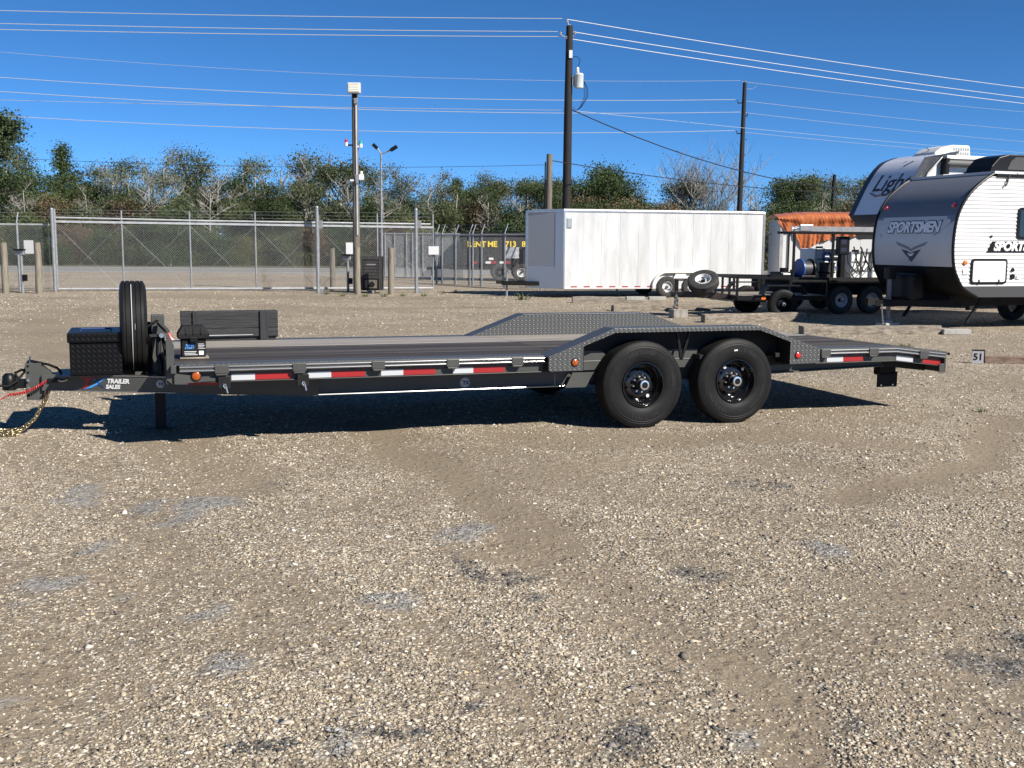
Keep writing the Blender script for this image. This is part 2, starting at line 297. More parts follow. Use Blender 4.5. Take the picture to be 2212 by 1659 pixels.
def ground_mat():
    m = bpy.data.materials.new('gravel'); m.use_nodes = True; nt = m.node_tree; b = nt.nodes['Principled BSDF']; b.inputs['Roughness'].default_value = .92; b.inputs['Specular IOR Level'].default_value = .25
    tc = nt.nodes.new('ShaderNodeTexCoord'); P = tc.outputs['Object']
    at_ = nt.nodes.new('ShaderNodeAttribute'); at_.attribute_name = 'mask'; sp = nt.nodes.new('ShaderNodeSeparateColor'); lk(nt, at_.outputs['Color'], sp.inputs[0])
    wob = tex(nt, 'ShaderNodeTexNoise', P, 60, Detail=2); av = nt.nodes.new('ShaderNodeVectorMath'); av.operation = 'MULTIPLY_ADD'; av.inputs[1].default_value = (.02, .02, .02); lk(nt, wob.outputs['Color'], av.inputs[0]); lk(nt, P, av.inputs[2]); PW = av.outputs[0]
    v1 = tex(nt, 'ShaderNodeTexVoronoi', PW, 52); v2 = tex(nt, 'ShaderNodeTexVoronoi', PW, 24); v3 = tex(nt, 'ShaderNodeTexVoronoi', PW, 9)
    def rv(v): s = nt.nodes.new('ShaderNodeSeparateColor'); lk(nt, v.outputs['Color'], s.inputs[0]); return s
    s1, s2, s3 = rv(v1), rv(v2), rv(v3)
    c1 = ramp(nt, s1.outputs[0], STONE); c2 = ramp(nt, s2.outputs[0], STONE)
    gt = nt.nodes.new('ShaderNodeMath'); gt.operation = 'GREATER_THAN'; gt.inputs[1].default_value = .62; lk(nt, s2.outputs[1], gt.inputs[0])
    peb = mixc(nt, gt.outputs[0], c1, c2)
    big = tex(nt, 'ShaderNodeTexNoise', P, .35, Detail=5, Roughness=.6)
    mid = tex(nt, 'ShaderNodeTexNoise', P, 2.6, Detail=6, Roughness=.7)
    fine = tex(nt, 'ShaderNodeTexNoise', P, 140, Detail=3)
    dirt = ramp(nt, fine.outputs[0], [(.3, (.14, .110, .077)), (.7, (.25, .203, .148))])
    # far streaks of bare dirt, long in x
    mp = nt.nodes.new('ShaderNodeMapping'); mp.inputs['Scale'].default_value = (.12, .75, 1); lk(nt, P, mp.inputs[0]); st = tex(nt, 'ShaderNodeTexNoise', mp.outputs[0], 1.3, Detail=6, Roughness=.65, Distortion=.6)
    def rng(x, a, b_, c=0, d=1):
        r = nt.nodes.new('ShaderNodeMapRange'); r.inputs[1].default_value = a; r.inputs[2].default_value = b_; r.inputs[3].default_value = c; r.inputs[4].default_value = d; lk(nt, x, r.inputs[0]); return r.outputs[0]
    def op(o, a, b_):
        n = nt.nodes.new('ShaderNodeMath'); n.operation = o
        for k, x in enumerate((a, b_)):
            if isinstance(x, (int, float)): n.inputs[k].default_value = x
            else: lk(nt, x, n.inputs[k])
        return n.outputs[0]
    sxyz = nt.nodes.new('ShaderNodeSeparateXYZ'); lk(nt, P, sxyz.inputs[0])
    farw = rng(sxyz.outputs[1], 11, 18)
    streak = op('MULTIPLY', rng(st.outputs[0], .54, .66, 0, .8), farw)
    dm = op('MAXIMUM', op('MAXIMUM', op('MAXIMUM', sp.outputs[0], op('MULTIPLY', op('SUBTRACT', 1.0, at_.outputs['Alpha']), .62)), op('MULTIPLY', rng(mid.outputs[0], .52, .75), .75)), streak)
    # dirt shows between the stones: threshold per stone
    th = op('MULTIPLY', rng(op('SUBTRACT', dm, op('MULTIPLY', s1.outputs[2], .85)), -.12, .10), .92)
    bas = mixc(nt, th, peb, dirt)
    fines = rng(v1.outputs['Distance'], .30, .55, 0, .75)
    bas = mixc(nt, fines, bas, (.15, .125, .094))
    tone = ramp(nt, big.outputs[0], [(.3, (1.14, 1.11, 1.05)), (.7, (1.48, 1.44, 1.37))]); bas = mixc(nt, 1.0, bas, tone, 'MULTIPLY')
    grey = ramp(nt, s1.outputs[1], [(0, (.11, .106, .098)), (.5, (.225, .217, .203)), (1, (.38, .365, .34))])
    bas = mixc(nt, op('MULTIPLY', op('MULTIPLY', sp.outputs[1], rng(mid.outputs[0], .3, .5, .35, 1)), .85), bas, grey)
    dark = ramp(nt, s1.outputs[1], [(0, (.03, .03, .032)), (.6, (.08, .08, .08)), (1, (.3, .29, .27))])
    bas = mixc(nt, op('MULTIPLY', op('MULTIPLY', sp.outputs[2], rng(mid.outputs[0], .38, .56)), .9), bas, dark)
    lk(nt, bas, b.inputs['Base Color'])
    h = op('ADD', op('MULTIPLY', op('SUBTRACT', .6, v1.outputs['Distance']), op('SUBTRACT', 1.15, th)), op('MULTIPLY', op('SUBTRACT', .6, v2.outputs['Distance']), op('MULTIPLY', gt.outputs[0], 1.3)))
    h = op('ADD', h, op('MULTIPLY', fine.outputs[0], .25))
    bp = nt.nodes.new('ShaderNodeBump'); bp.inputs['Strength'].default_value = .75; bp.inputs['Distance'].default_value = .013; lk(nt, h, bp.inputs['Height']); lk(nt, bp.outputs[0], b.inputs['Normal'])
    return m
build_ground()
def ico():
    t = (1 + 5 ** .5) / 2; v = np.array([(-1, t, 0), (1, t, 0), (-1, -t, 0), (1, -t, 0), (0, -1, t), (0, 1, t), (0, -1, -t), (0, 1, -t), (t, 0, -1), (t, 0, 1), (-t, 0, -1), (-t, 0, 1)], float)
    f = np.array([(0, 11, 5), (0, 5, 1), (0, 1, 7), (0, 7, 10), (0, 10, 11), (1, 5, 9), (5, 11, 4), (11, 10, 2), (10, 7, 6), (7, 1, 8), (3, 9, 4), (3, 4, 2), (3, 2, 6), (3, 6, 8), (3, 8, 9), (4, 9, 5), (2, 4, 11), (6, 2, 10), (8, 6, 7), (9, 8, 1)])
    return v / np.linalg.norm(v[0]), f
def scatter_stones(N=185000):
    R = np.random.RandomState(11); n0 = int(N * 2.0)
    r = 2.6 * (38 / 2.6) ** (R.rand(n0) ** 1.5); a = (R.rand(n0) - .5) * math.radians(66); X = r * np.sin(a); Y = r * np.cos(a)
    t, g, d = masks(X, Y); keep = R.rand(n0) < np.clip(1.0 - .96 * t - .45 * g, .05, 1) * dens(X, Y)
    lx = (X - TR_O.x) * math.cos(TR_YAW) + (Y - TR_O.y) * math.sin(TR_YAW); ly = -(X - TR_O.x) * math.sin(TR_YAW) + (Y - TR_O.y) * math.cos(TR_YAW)
    keep &= ~((np.abs(lx - .48) < 1.0) & (np.abs(ly - .15) < .25))
    X, Y, t, g, d, r = [q[keep][:N] for q in (X, Y, t, g, d, r)]; n = len(X)
    sz = np.clip(.0040 * np.exp(R.randn(n) * .42), .0024, .0115) * (1 + .05 * np.clip(r - 4, 0, 34)); bigm = R.rand(n) < .0022; sz[bigm] *= R.uniform(1.6, 2.7, bigm.sum())
    bv = np.array([(1, 0, 0), (-1, 0, 0), (0, 1, 0), (0, -1, 0), (0, 0, 1), (0, 0, -1)], float); bf = np.array([(0, 2, 4), (2, 1, 4), (1, 3, 4), (3, 0, 4), (2, 0, 5), (1, 2, 5), (3, 1, 5), (0, 3, 5)])
    pool = np.stack([bv * (1.15 + .22 * R.randn(6, 1)) + .30 * R.randn(6, 3) for _ in range(40)]); k = R.randint(0, 40, n)
    P = pool[k] * sz[:, None, None] * R.uniform(.75, 1.25, (n, 1, 3)) * np.array([1.2, 1.2, .62])
    th = R.rand(n) * 6.28; c, s = np.cos(th)[:, None], np.sin(th)[:, None]
    x = P[..., 0] * c - P[..., 1] * s; y = P[..., 0] * s + P[..., 1] * c
    V = np.stack([x + X[:, None], y + Y[:, None], P[..., 2] + (gheight(X, Y) + sz * .06)[:, None]], -1).reshape(-1, 3)
    F = (bf[None] + (np.arange(n) * 6)[:, None, None]).reshape(-1, 3)
    o = np_mesh('gravel_stones', V, F, stone_mat()); tag(o, 'loose limestone gravel strewn over the lot', 'gravel', kind='stuff')
    pal = np.array([(.19, .162, .125), (.32, .275, .212), (.43, .382, .305), (.52, .478, .40), (.60, .565, .50), (.26, .25, .235), (.13, .118, .10), (.46, .37, .24), (.72, .69, .64)]); pr = np.array([.19, .27, .24, .12, .045, .06, .07, .02, .010])
    ci = R.choice(len(pal), n, p=pr / pr.sum()); cc = pal[ci] * R.uniform(.80, 1.25, (n, 1)) * np.array([1.02, .975, .915])
    gm = (R.rand(n) < g * .8); cc[gm] = np.array([.255, .247, .232]) * R.uniform(.6, 1.5, (gm.sum(), 1)); dm = (R.rand(n) < d * .6); cc[dm] = np.array([.06, .06, .06]) * R.uniform(.6, 1.8, (dm.sum(), 1))
    col = np.concatenate([np.repeat(cc, 6, 0), np.ones((n * 6, 1))], 1); ca = o.data.color_attributes.new('col', 'FLOAT_COLOR', 'POINT'); ca.data.foreach_set('color', col.astype(np.float32).ravel())
def stone_mat():
    m = bpy.data.materials.new('limestone'); m.use_nodes = True; nt = m.node_tree; b = nt.nodes['Principled BSDF']; b.inputs['Roughness'].default_value = .85; b.inputs['Specular IOR Level'].default_value = .3
    a = nt.nodes.new('ShaderNodeAttribute'); a.attribute_name = 'col'; lk(nt, a.outputs['Color'], b.inputs['Base Color']); return m
scatter_stones()
# road across the back and the grassy verge beyond it
asph = M('asphalt', (.17, .17, .168), .85, 0, (.22, .22, .215), 3, bump=.2, bs=60)
MB().box(-400, 400, 56.5, 67.5, -.3, .012).build('road', asph); tag(bpy.data.objects['road'], kind='structure')
MB().box(-400, 400, 57.3, 57.45, -.2, .017).build('road_edge_line', M('road_white', (.62, .61, .58), .7, 0, (.42, .41, .39), 2)); tag(bpy.data.objects['road_edge_line'], kind='structure')
MB().box(-400, 400, 66.2, 66.35, -.2, .017).build('road_far_edge_line', 'road_white'); tag(bpy.data.objects['road_far_edge_line'], kind='structure')
MB().box(-400, 400, 61.8, 61.92, -.2, .017).build('road_centre_line', M('road_yellow', (.5, .33, .05), .7)); tag(bpy.data.objects['road_centre_line'], kind='structure')
MB().box(-500, 500, 67.5, 300, -.3, .02).build('verge', M('dry_grass', (.05, .055, .022), .95, 0, (.12, .105, .055), 1.2, bump=.6, bs=12)); tag(bpy.data.objects['verge'], kind='structure')
#==SPLIT==

# ============================================================ MAIN TRAILER (local: x rearwards, y away from the camera, z up)
NUT = [(math.cos(2 * math.pi * i / 8 + .2), math.sin(2 * math.pi * i / 8 + .2)) for i in range(8)]
TYRE = [(.205, -.092), (.222, -.108), (.26, -.118), (.30, -.121), (.333, -.117), (.338, -.1195), (.352, -.113), (.356, -.1155), (.372, -.108), (.388, -.101), (.397, -.092), (.4, -.084), (.4, -.069), (.390, -.068), (.390, -.063), (.4, -.062), (.4, -.026), (.390, -.025), (.390, -.020), (.4, -.019), (.4, .019), (.390, .020), (.390, .025), (.4, .026), (.4, .062), (.390, .063), (.390, .068), (.4, .069), (.4, .084), (.392, .1), (.36, .114), (.3, .121), (.25, .116), (.205, .095)]
def circ_text(mb, t, R, y, size, a0, sp=1.0, inward=False, hgt=.0025):
    a = a0
    for ch in t:
        wd = {'I': .32, ' ': .4, 'L': .6, 'T': .62, 'E': .66}.get(ch, .74) * size * sp
        if ch != ' ':
            am = a - wd / 2 / R
            def fn(x, yy, z, am=am, wd=wd):
                x -= wd / sp * .45; r = R + yy
                th = am - x / R
                return (r * math.cos(th), y - hgt * (1 if z > 0 else -1), r * math.sin(th))
            mb.text(ch, fn, size, 0, .003, .001)
        a -= wd / R
def wheel(parent, x, y, z, side=-1, name='wheel', R=1.0, txt=(), rimmat=None, tyremat=None, lug=True, hub=True, low=False):
    # side -1: dished face towards -y
    wobj = MB().lathe([(r * R, h * .93 * R * -side) for r, h in TYRE], (0, 0, 0), 28 if low else 64).build(name, tyremat or rub, parent, True, ang=28); wobj.location = (x, y, z)
    k = -side * R
    rimp = [(.207, -.096), (.205, -.104), (.199, -.105), (.195, -.098), (.190, -.07), (.181, -.05), (.176, -.045), (.168, -.005), (.162, .004), (.152, .001), (.142, -.012), (.118, -.022), (.098, -.024), (.092, -.014), (.085, -.012), (.0, -.012)]
    MB().lathe([(r * R, h * k) for r, h in rimp], (0, 0, 0), 24 if low else 56).build('rim', rimmat or blkg, wobj, True, ang=30)
    if not low:
        for cx, cz in NUT: MB().cyl((cx * .131 * R, -.0175 * k, cz * .131 * R), (cx * .131 * R, -.0205 * k, cz * .131 * R), .0115 * R, n=12).build('hand_hole_shade', hole, wobj)  # black discs stand in for the dark inside open holes
    if lug:
        for cx, cz in NUT: MB().cyl((cx * .072 * R, -.01 * k, cz * .072 * R), (cx * .072 * R, -.045 * k, cz * .072 * R), .0125 * R, .009 * R, n=6).build('lug_nut', chrome, wobj, True)
    if hub:
        hb = MB().lathe([(.056 * R, -.01 * k), (.054 * R, -.06 * k), (.043 * R, -.066 * k), (.041 * R, -.125 * k), (0, -.126 * k)], (0, 0, 0), 24).build('hub', blk, wobj, True)
        MB().lathe([(.041 * R, -.112 * k), (.044 * R, -.114 * k), (.044 * R, -.13 * k), (.030 * R, -.132 * k), (.028 * R, -.126 * k)], (0, 0, 0), 24).build('hub_cap', chrome, hb, True)
    if txt:
        for s_, r_, sz, a in txt:
            t = MB(); circ_text(t, s_, r_, -.1115, sz, math.radians(a)); t.build('sidewall_lettering', M('lettering_rubber', (.009, .009, .009), .45), wobj)
    return wobj
glint = M('rail_highlight', (.5, .5, .5), .22, .85)  # bright metal puts sun highlights into rub rails and flange edges
def main_trailer():
    T = thing('equipment_trailer', 'gunmetal grey drive-over-fender equipment trailer with wood deck and two black wheels', 'trailer', TR_O, TR_YAW)
    T.rotation_euler = (-.010, .0048, TR_YAW)
    fx0, fx1 = -4.05, 2.80; ZD = .69
    # ---- main beams and crossmembers
    for y0, sg in ((.222, 1), (2.368, -1)):
        b = MB(); yo = y0; yi = y0 + .10 * sg
        def ib(poly_t, poly_b, b=b, yo=yo, yi=yi, sg=sg):
            pass
        # bottom line follows: taper at the front joint, kick up at the rear
        zs = [(-2.91, .374), (-.40, .374), (-.40, .374), (1.35, .42), (2.80, .45), (3.40, .41)]
        xs_ = [-2.91, -.40, 1.3, 2.80]; zb = [.384, .384, .43, .47]; zt = .60
        web = [(x, z) for x, z in zip(xs_, zb)] + [(2.80, zt), (-2.91, zt)]
        b.prism(web, yo + .045 * sg, yo + .055 * sg)
        for i in range(3):
            b.bar((xs_[i], yo + .05 * sg, zb[i] + .006), (xs_[i + 1], yo + .05 * sg, zb[i + 1] + .006), .10, .012)
        b.box(-2.91, 2.8, min(yo, yi), max(yo, yi), zt, zt + .012)
        o = b.build('main_beam', gun, T, bevel=.003)
        MB().tube([(-2.91, yo - .001 * sg, .390), (-.70, yo - .001 * sg, .390)], .0065, 8).build('flange_highlight', glint, o, True)  # bright strip added as the highlight along the flange
    for i in range(17):
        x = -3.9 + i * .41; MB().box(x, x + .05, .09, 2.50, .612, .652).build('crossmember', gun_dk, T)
    # ---- tongue: converging C channels
    a = Vector((-2.91, .235, 0)); c = Vector((-5.06, 1.235, 0))
    for mir in (0, 1):
        A, B = a.copy(), c.copy()
        if mir: A.y, B.y = 2.59 - A.y, 2.59 - B.y
        t = MB(); d = (B - A).normalized(); n = Vector((-d.y, d.x, 0)) * (-1 if mir else 1)   # n towards the middle
        if n.y * (1.295 - A.y) < 0: n = -n
        p0, p1 = A + Vector((0, 0, .447)), B + Vector((0, 0, .447))
        t.bar(p0 + n * .006, p1 + n * .006, .010, .132); f = n * .03
        t.bar(p0 + f + Vector((0, 0, .067)), p1 + f + Vector((0, 0, .067)), .062, .010); t.bar(p0 + f - Vector((0, 0, .067)), p1 + f - Vector((0, 0, .067)), .062, .010)
        o = t.build('tongue_rail', gun, T, bevel=.002)
        for dz in (.067, -.067): MB().tube([p0.lerp(p1, .52) - n * .002 + Vector((0, 0, dz)), p0.lerp(p1, .97) - n * .002 + Vector((0, 0, dz))], .0045, 8).build('flange_highlight', glint, o, True)  # bright strips added as highlight lines on the tongue rails
    a_to = lambda x: Vector((x, .235 + (x + 2.91) / (-5.06 + 2.91) * (1.235 - .235), 0))
    dt = (c - a).normalized(); nt_ = Vector((dt.y, -dt.x, 0)); nt_ = nt_ if nt_.y < 0 else -nt_       # outward (camera side)
    def onT(x, z, o=.002): p = a_to(x) + nt_ * o; return (p.x, p.y, z)
    MB().box(-4.98, -4.45, .98, 1.61, .512, .522).build('tongue_plate', blk, T)
    MB().bar((-4.2, .86, .47), (-4.2, 1.73, .47), .1, .09).build('tongue_crossmember', gun, T)
    # ---- coupler end
    cp = MB(); cp.box(-5.10, -4.96, 1.20, 1.39, .379, .517); cp.build('coupler_tube', gun, T, bevel=.004)
    ch = MB(); ch.box(-5.225, -5.10, 1.238, 1.250, .30, .615); ch.box(-5.225, -5.10, 1.34, 1.352, .30, .615); ch.box(-5.112, -5.10, 1.25, 1.34, .30, .615)
    chn = ch.build('coupler_channel', gun, T, bevel=.002)
    for z in (.34, .535, .59): MB().cyl((-5.205, 1.2375, z), (-5.205, 1.2345, z), .009, n=10).build('bolt_hole_shade', hole, chn)  # black discs put in for the shade of the bolt holes
    for z in (.405, .47): MB().cyl((-5.205, 1.238, z), (-5.205, 1.215, z), .013, n=6).build('coupler_bolt', steel, chn)
    MB().prism([(-5.10, .517), (-4.99, .517), (-5.10, .61)], 1.25, 1.26).build('gusset', gun, T)
    MB().prism([(-5.10, .379), (-5.03, .379), (-5.10, .305)], 1.25, 1.26).build('gusset', gun, T)
    co = MB(); co.box(-5.34, -5.15, 1.262, 1.332, .40, .475)
    co.lathe([(.0, .53), (.03, .528), (.052, .505), (.058, .46), (.058, .39), (.05, .385)], (-5.36, 1.297, 0), 20, 'z')
    co.tube([(-5.29, 1.297, .48), (-5.31, 1.297, .53), (-5.26, 1.297, .555), (-5.20, 1.297, .545)], .012, 8); co.build('coupler', blk, T, True)
    # breakaway switch, cables
    MB().box(-5.05, -4.965, 1.175, 1.20, .452, .486).build('breakaway_switch', blk, T, bevel=.004)
    MB().tube([onT(-4.96, .47, .012), onT(-4.93, .462, .018), onT(-4.90, .47, .016), onT(-4.885, .478, .012)], .008, 8).build('switch_plug', steel, T, True)
    hx = []; p0, p1 = Vector((-5.06, 1.17, .465)), Vector((-5.36, 1.16, .36))
    for i in range(141): t = i / 140; a_ = t * 2 * math.pi * 17; q = p0.lerp(p1, t); q.z -= .03 * math.sin(math.pi * t); hx.append((q.x, q.y + .011 * math.cos(a_), q.z + .011 * math.sin(a_)))
    hx += [(-5.45, 1.15, .30), (-5.53, 1.15, .18)]; MB().tube(hx, .005, 5).build('coiled_breakaway_cable', red_p, T, True)
    MB().tube([(-4.94, 1.20, .525), (-4.97, 1.21, .57), (-5.04, 1.23, .60), (-5.19, 1.28, .633), (-5.205, 1.29, .625), (-5.235, 1.27, .54), (-5.29, 1.24, .47), (-5.36, 1.2, .43), (-5.44, 1.18, .44), (-5.60, 1.2, .44)], .011, 8).build('wiring_cable', blk, T, True)
    MB().cyl((-5.44, 1.185, .43), (-5.58, 1.2, .42), .026, .03, 12).build('trailer_plug', blk, T, True)
    MB().tube([(-5.19, 1.33, .66), (-5.19, 1.29, .655), (-5.19, 1.25, .61)], .007, 6).build('cable_hook', steel, T, True)
    # ---- safety chains
    def chain_part(pts):
        cb = MB(); P = [Vector(p) for p in pts]; L = [0]
        for i in range(1, len(P)): L.append(L[-1] + (P[i] - P[i - 1]).length)
        step = .036; k = int(L[-1] / step)
        for i in range(k):
            s_ = (i + .5) * step; j = max(q for q in range(len(L) - 1) if L[q] <= s_); t = (s_ - L[j]) / (L[j + 1] - L[j]); p = P[j].lerp(P[j + 1], t); d = (P[j + 1] - P[j]).normalized()
            q = d.to_track_quat('X', 'Z').to_matrix().to_4x4(); cb.torus(Matrix.Translation(p) @ q @ Matrix.Rotation(math.pi / 4 + (i % 2) * math.pi / 2, 4, 'X'), .0135, .0052, 10, 6, .012)
        cb.build('safety_chain', zinc, T, True, ang=80)
    chain_part([(-5.06, 1.24, .375), (-5.10, 1.26, .27), (-5.17, 1.31, .13), (-5.27, 1.36, .03), (-5.36, 1.31, .012), (-5.45, 1.40, .012), (-5.52, 1.33, .012), (-5.44, 1.24, .015), (-5.34, 1.22, .012), (-5.28, 1.26, .02)])
    chain_part([(-5.05, 1.35, .375), (-5.09, 1.37, .27), (-5.18, 1.42, .12), (-5.30, 1.47, .02), (-5.42, 1.49, .012), (-5.53, 1.45, .012), (-5.62, 1.38, .012)])
    # ---- lettering on the tongue
    def tt(x0, z0): return lambda X, Y, Z: onT(x0 + X * .92, z0 + Y, .0035 + (.001 if Z > 0 else -.001))
    def flat(poly): # thin decal on the tongue rail
        m = MB(); n = len(poly); m.add([onT(x, z, .0045) for x, z in poly] + [onT(x, z, .002) for x, z in poly], [tuple(range(n)), tuple(range(2 * n - 1, n - 1, -1))] + [(i, (i + 1) % n, n + (i + 1) % n, n + i) for i in range(n)]); return m
    flat([(-4.79, .498), (-4.66, .500), (-4.665, .492), (-4.70, .488), (-4.735, .418), (-4.775, .392), (-4.745, .462), (-4.755, .485), (-4.785, .49)]).build('letter_t_decal', red_tape, T)
    m = flat([(-4.70, .496), (-4.67, .496), (-4.64, .458), (-4.615, .42), (-4.60, .413), (-4.635, .432), (-4.655, .462)]); m.v += []
    m.build('letter_x_decal', blue_p, T)
    flat([(-4.57, .497), (-4.60, .492), (-4.665, .445), (-4.77, .392), (-4.70, .41), (-4.655, .435), (-4.635, .452)]).build('letter_x_decal', M('light_blue_decal', (.06, .28, .72), .35), T)
    MB().text('TRAILER', tt(-4.575, .452), .052, .18, .0022, .001, 1.0).build('tongue_lettering', white, T)
    MB().text('SALES', tt(-4.585, .405), .048, .18, .0022, .001, 1.0).build('tongue_lettering', white, T)
    def medal(fn, r, col):
        md = MB(); n = 28; md.add([fn(r * math.cos(2 * math.pi * i / n), r * math.sin(2 * math.pi * i / n), .004) for i in range(n)] + [fn(r * math.cos(2 * math.pi * i / n), r * math.sin(2 * math.pi * i / n), .001) for i in range(n)], [tuple(range(n)), tuple(range(2 * n - 1, n - 1, -1))] + [(i, (i + 1) % n, n + (i + 1) % n, n + i) for i in range(n)]); o = md.build('round_emblem', col, T)
        rg = MB()
        for k in range(n):
            a0, a1 = 2 * math.pi * k / n, 2 * math.pi * (k + 1) / n; rg.add([fn(q * r * math.cos(t), q * r * math.sin(t), .005) for t in (a0, a1) for q in (.93, .80)], [(0, 1, 3, 2)])
        rg.build('emblem_ring', M('emblem_grey', (.22, .23, .24), .5), o)
        MB().text('TX', lambda X, Y, Z: fn(X - r * .52, Y - r * .3, .0055 + (.0008 if Z > 0 else 0)), r * .95, .2, .003, .001).build('emblem_letters', M('emblem_navy', (.02, .03, .12), .4), o)
    medal(lambda X, Y, Z: onT(-4.148 + X, .452 + Y, Z), .033, M('emblem_face', (.42, .44, .46), .4))
    medal(lambda X, Y, Z: (-1.62 + X, .264 - Z, .445 + Y), .046, 'emblem_face')
    # ---- side: rub rail, face, stake pockets, tape (both sides), dovetail
    def seg(x): return ZD - .013 - max(0, x - fx1) * .115          # rail top height
    def sidebar(name, xa, xb, ya, yb, za, zb_, mat, mir, bev=.002):  # follows the dovetail break
        m = MB(); pts = sorted({xa, xb} | ({fx1} if xa < fx1 < xb else set()))
        for p, q in zip(pts[:-1], pts[1:]):
            d0, d1 = -max(0, p - fx1) * .115, -max(0, q - fx1) * .115; y0, y1 = (2.59 - yb, 2.59 - ya) if mir else (ya, yb)
            m.add([(p, y0, za + d0), (q, y0, za + d1), (q, y1, za + d1), (p, y1, za + d0), (p, y0, zb_ + d0), (q, y0, zb_ + d1), (q, y1, zb_ + d1), (p, y1, zb_ + d0)], [(0, 3, 2, 1), (4, 5, 6, 7), (0, 1, 5, 4), (2, 3, 7, 6), (1, 2, 6, 5), (3, 0, 4, 7)])
        return m.build(name, mat, T, bevel=bev)
    def railtube(x0, x1, mir):
        m = MB()
        for zc in (.6665, .6365):
            for dz in (0,):
                pts = [(x, (2.59 - .046) if mir else .046, zc + dz - max(0, x - fx1) * .115) for x in sorted({x0, x1} | ({fx1} if x0 < fx1 < x1 else set()))]
                m.tube(pts, .0075, 10)
        return m.build('rub_rail', glint, T, True)  # brighter metal puts highlight lines into the ridge colour
    pockets = [-3.70, -3.09, -2.44, -1.795, -1.21, 1.96, 2.52, 3.13]
    for mir in (0, 1):
        for x0, x1 in ((-4.02, -.955), (1.93, 3.40)):
            railtube(x0, x1, mir)
            sidebar('rail_backing', x0, x1, .05, .066, .622, .680, gun, mir)
            sidebar('side_channel', x0 - .03 if x0 < -4 else x0 - .06, x1, .092, .105, .545, .622, gun, mir)
            sidebar('side_flange', x0 - .03 if x0 < -4 else x0 - .06, x1, .066, .15, .540, .545, gun, mir)
            sidebar('edge_plate', x0 - .03 if x0 < -4 else x0 - .2, x1, .052, .24, .680, .688, plate, mir)
        for x in pockets:
            m = MB(); d = -max(0, x - fx1) * .115; y0, y1 = (2.59 - .062, 2.59 - .03) if mir else (.03, .062)
            m.box(x - .055, x + .055, y0, y1, .612 + d, .678 + d); yy = (2.59 - .075, 2.59 - .035) if mir else (.035, .075); m.box(x - .045, x + .045, *yy, .595 + d, .611 + d)
            m.build('stake_pocket', gun, T, bevel=.004)
    def pxx(u, y=.07, v=806): return (TF.px(u, v, y)).x
    tapes = [(498.8, 550, 0), (550, 629.4, 1), (665, 715.4, 0), (715.4, 789, 1), (823.8, 871.8, 0), (871.8, 941.7, 1), (979.6, 1023.6, 0), (1023.6, 1091.7, 1), (1789, 1824, 0), (1824, 1867, 1), (1939, 1975, 0), (1996, 2041, 1)]
    for u0, u1, r in tapes: sidebar('reflective_tape', pxx(u0, v=780), pxx(u1, v=780), .0885, .0915, .549, .600, red_tape if r else wht_tape, 0, 0)
    for x0, x1, r in ((-4.10, -3.93, 0), (-3.93, -3.66, 1)):
        m = MB(); m.add([onT(x0, .452, .003), onT(x1, .452, .003), onT(x1, .495, .003), onT(x0, .495, .003)] + [onT(x0, .452, .001), onT(x1, .452, .001), onT(x1, .495, .001), onT(x0, .495, .001)], [(0, 1, 2, 3), (7, 6, 5, 4), (0, 4, 5, 1), (1, 5, 6, 2), (2, 6, 7, 3), (3, 7, 4, 0)]); m.build('reflective_tape', red_tape if r else wht_tape, T)
    # front corner: end plate, wedge, light
    for mir in (0, 1):
        f = (lambda y: 2.59 - y) if mir else (lambda y: y)
        MB().prism([(-4.115, .565), (-4.075, .528), (-4.055, .528), (-4.055, .84), (-4.103, .94), (-4.115, .93)], *sorted((f(.088), f(.10)))).build('front_corner_plate', gun, T, bevel=.002)
        MB().box(-4.115, -4.06, *sorted((f(.10), f(.16))), .53, .84).build('front_corner_post', gun_dk, T)
        MB().prism([(-4.06, .62), (-4.06, .535), (-3.75, .553), (-3.75, .572)], *sorted((f(.058), f(.068)))).build('wedge_plate', gun, T)
        MB().box(-4.085, -4.045, *sorted((f(.036), f(.085))), .620, .683).build('rail_end', gun, T, bevel=.003)
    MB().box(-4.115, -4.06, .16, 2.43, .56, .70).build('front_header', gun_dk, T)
    def lamp(x, y, z, r, lens):
        o = MB().cyl((x, y, z), (x, y - .008, z), r, n=24).build('lamp_housing', blk, T, True); MB().lathe([(r * .82, -.006), (r * .78, -.013), (r * .5, -.018), (0, -.02)], (x, y, z), 20).build('lamp_lens', lens, o, True)
    lamp(-3.895, .056, .595, .040, amber); lamp(-.69, -.004, .625, .036, amber); lamp(1.611, -.004, .635, .034, redl)
    # ---- tie down latches hanging below the rail
    for x in (-3.68, -3.06):
        o = MB().box(x - .05, x + .045, .03, .056, .49, .585).build('winch_mount', blkm, T, bevel=.004)
        MB().tube([(x - .005, .024, .53), (x - .012, .02, .512), (x, .02, .495), (x + .012, .02, .51), (x + .004, .022, .53), (x + .012, .02, .49), (x + .02, .022, .455)], .0065, 6).build('latch_pin', chrome, o, True)
    # ---- deck planks
    n = 11; y0 = .245; pw = (2.345 - y0) / n
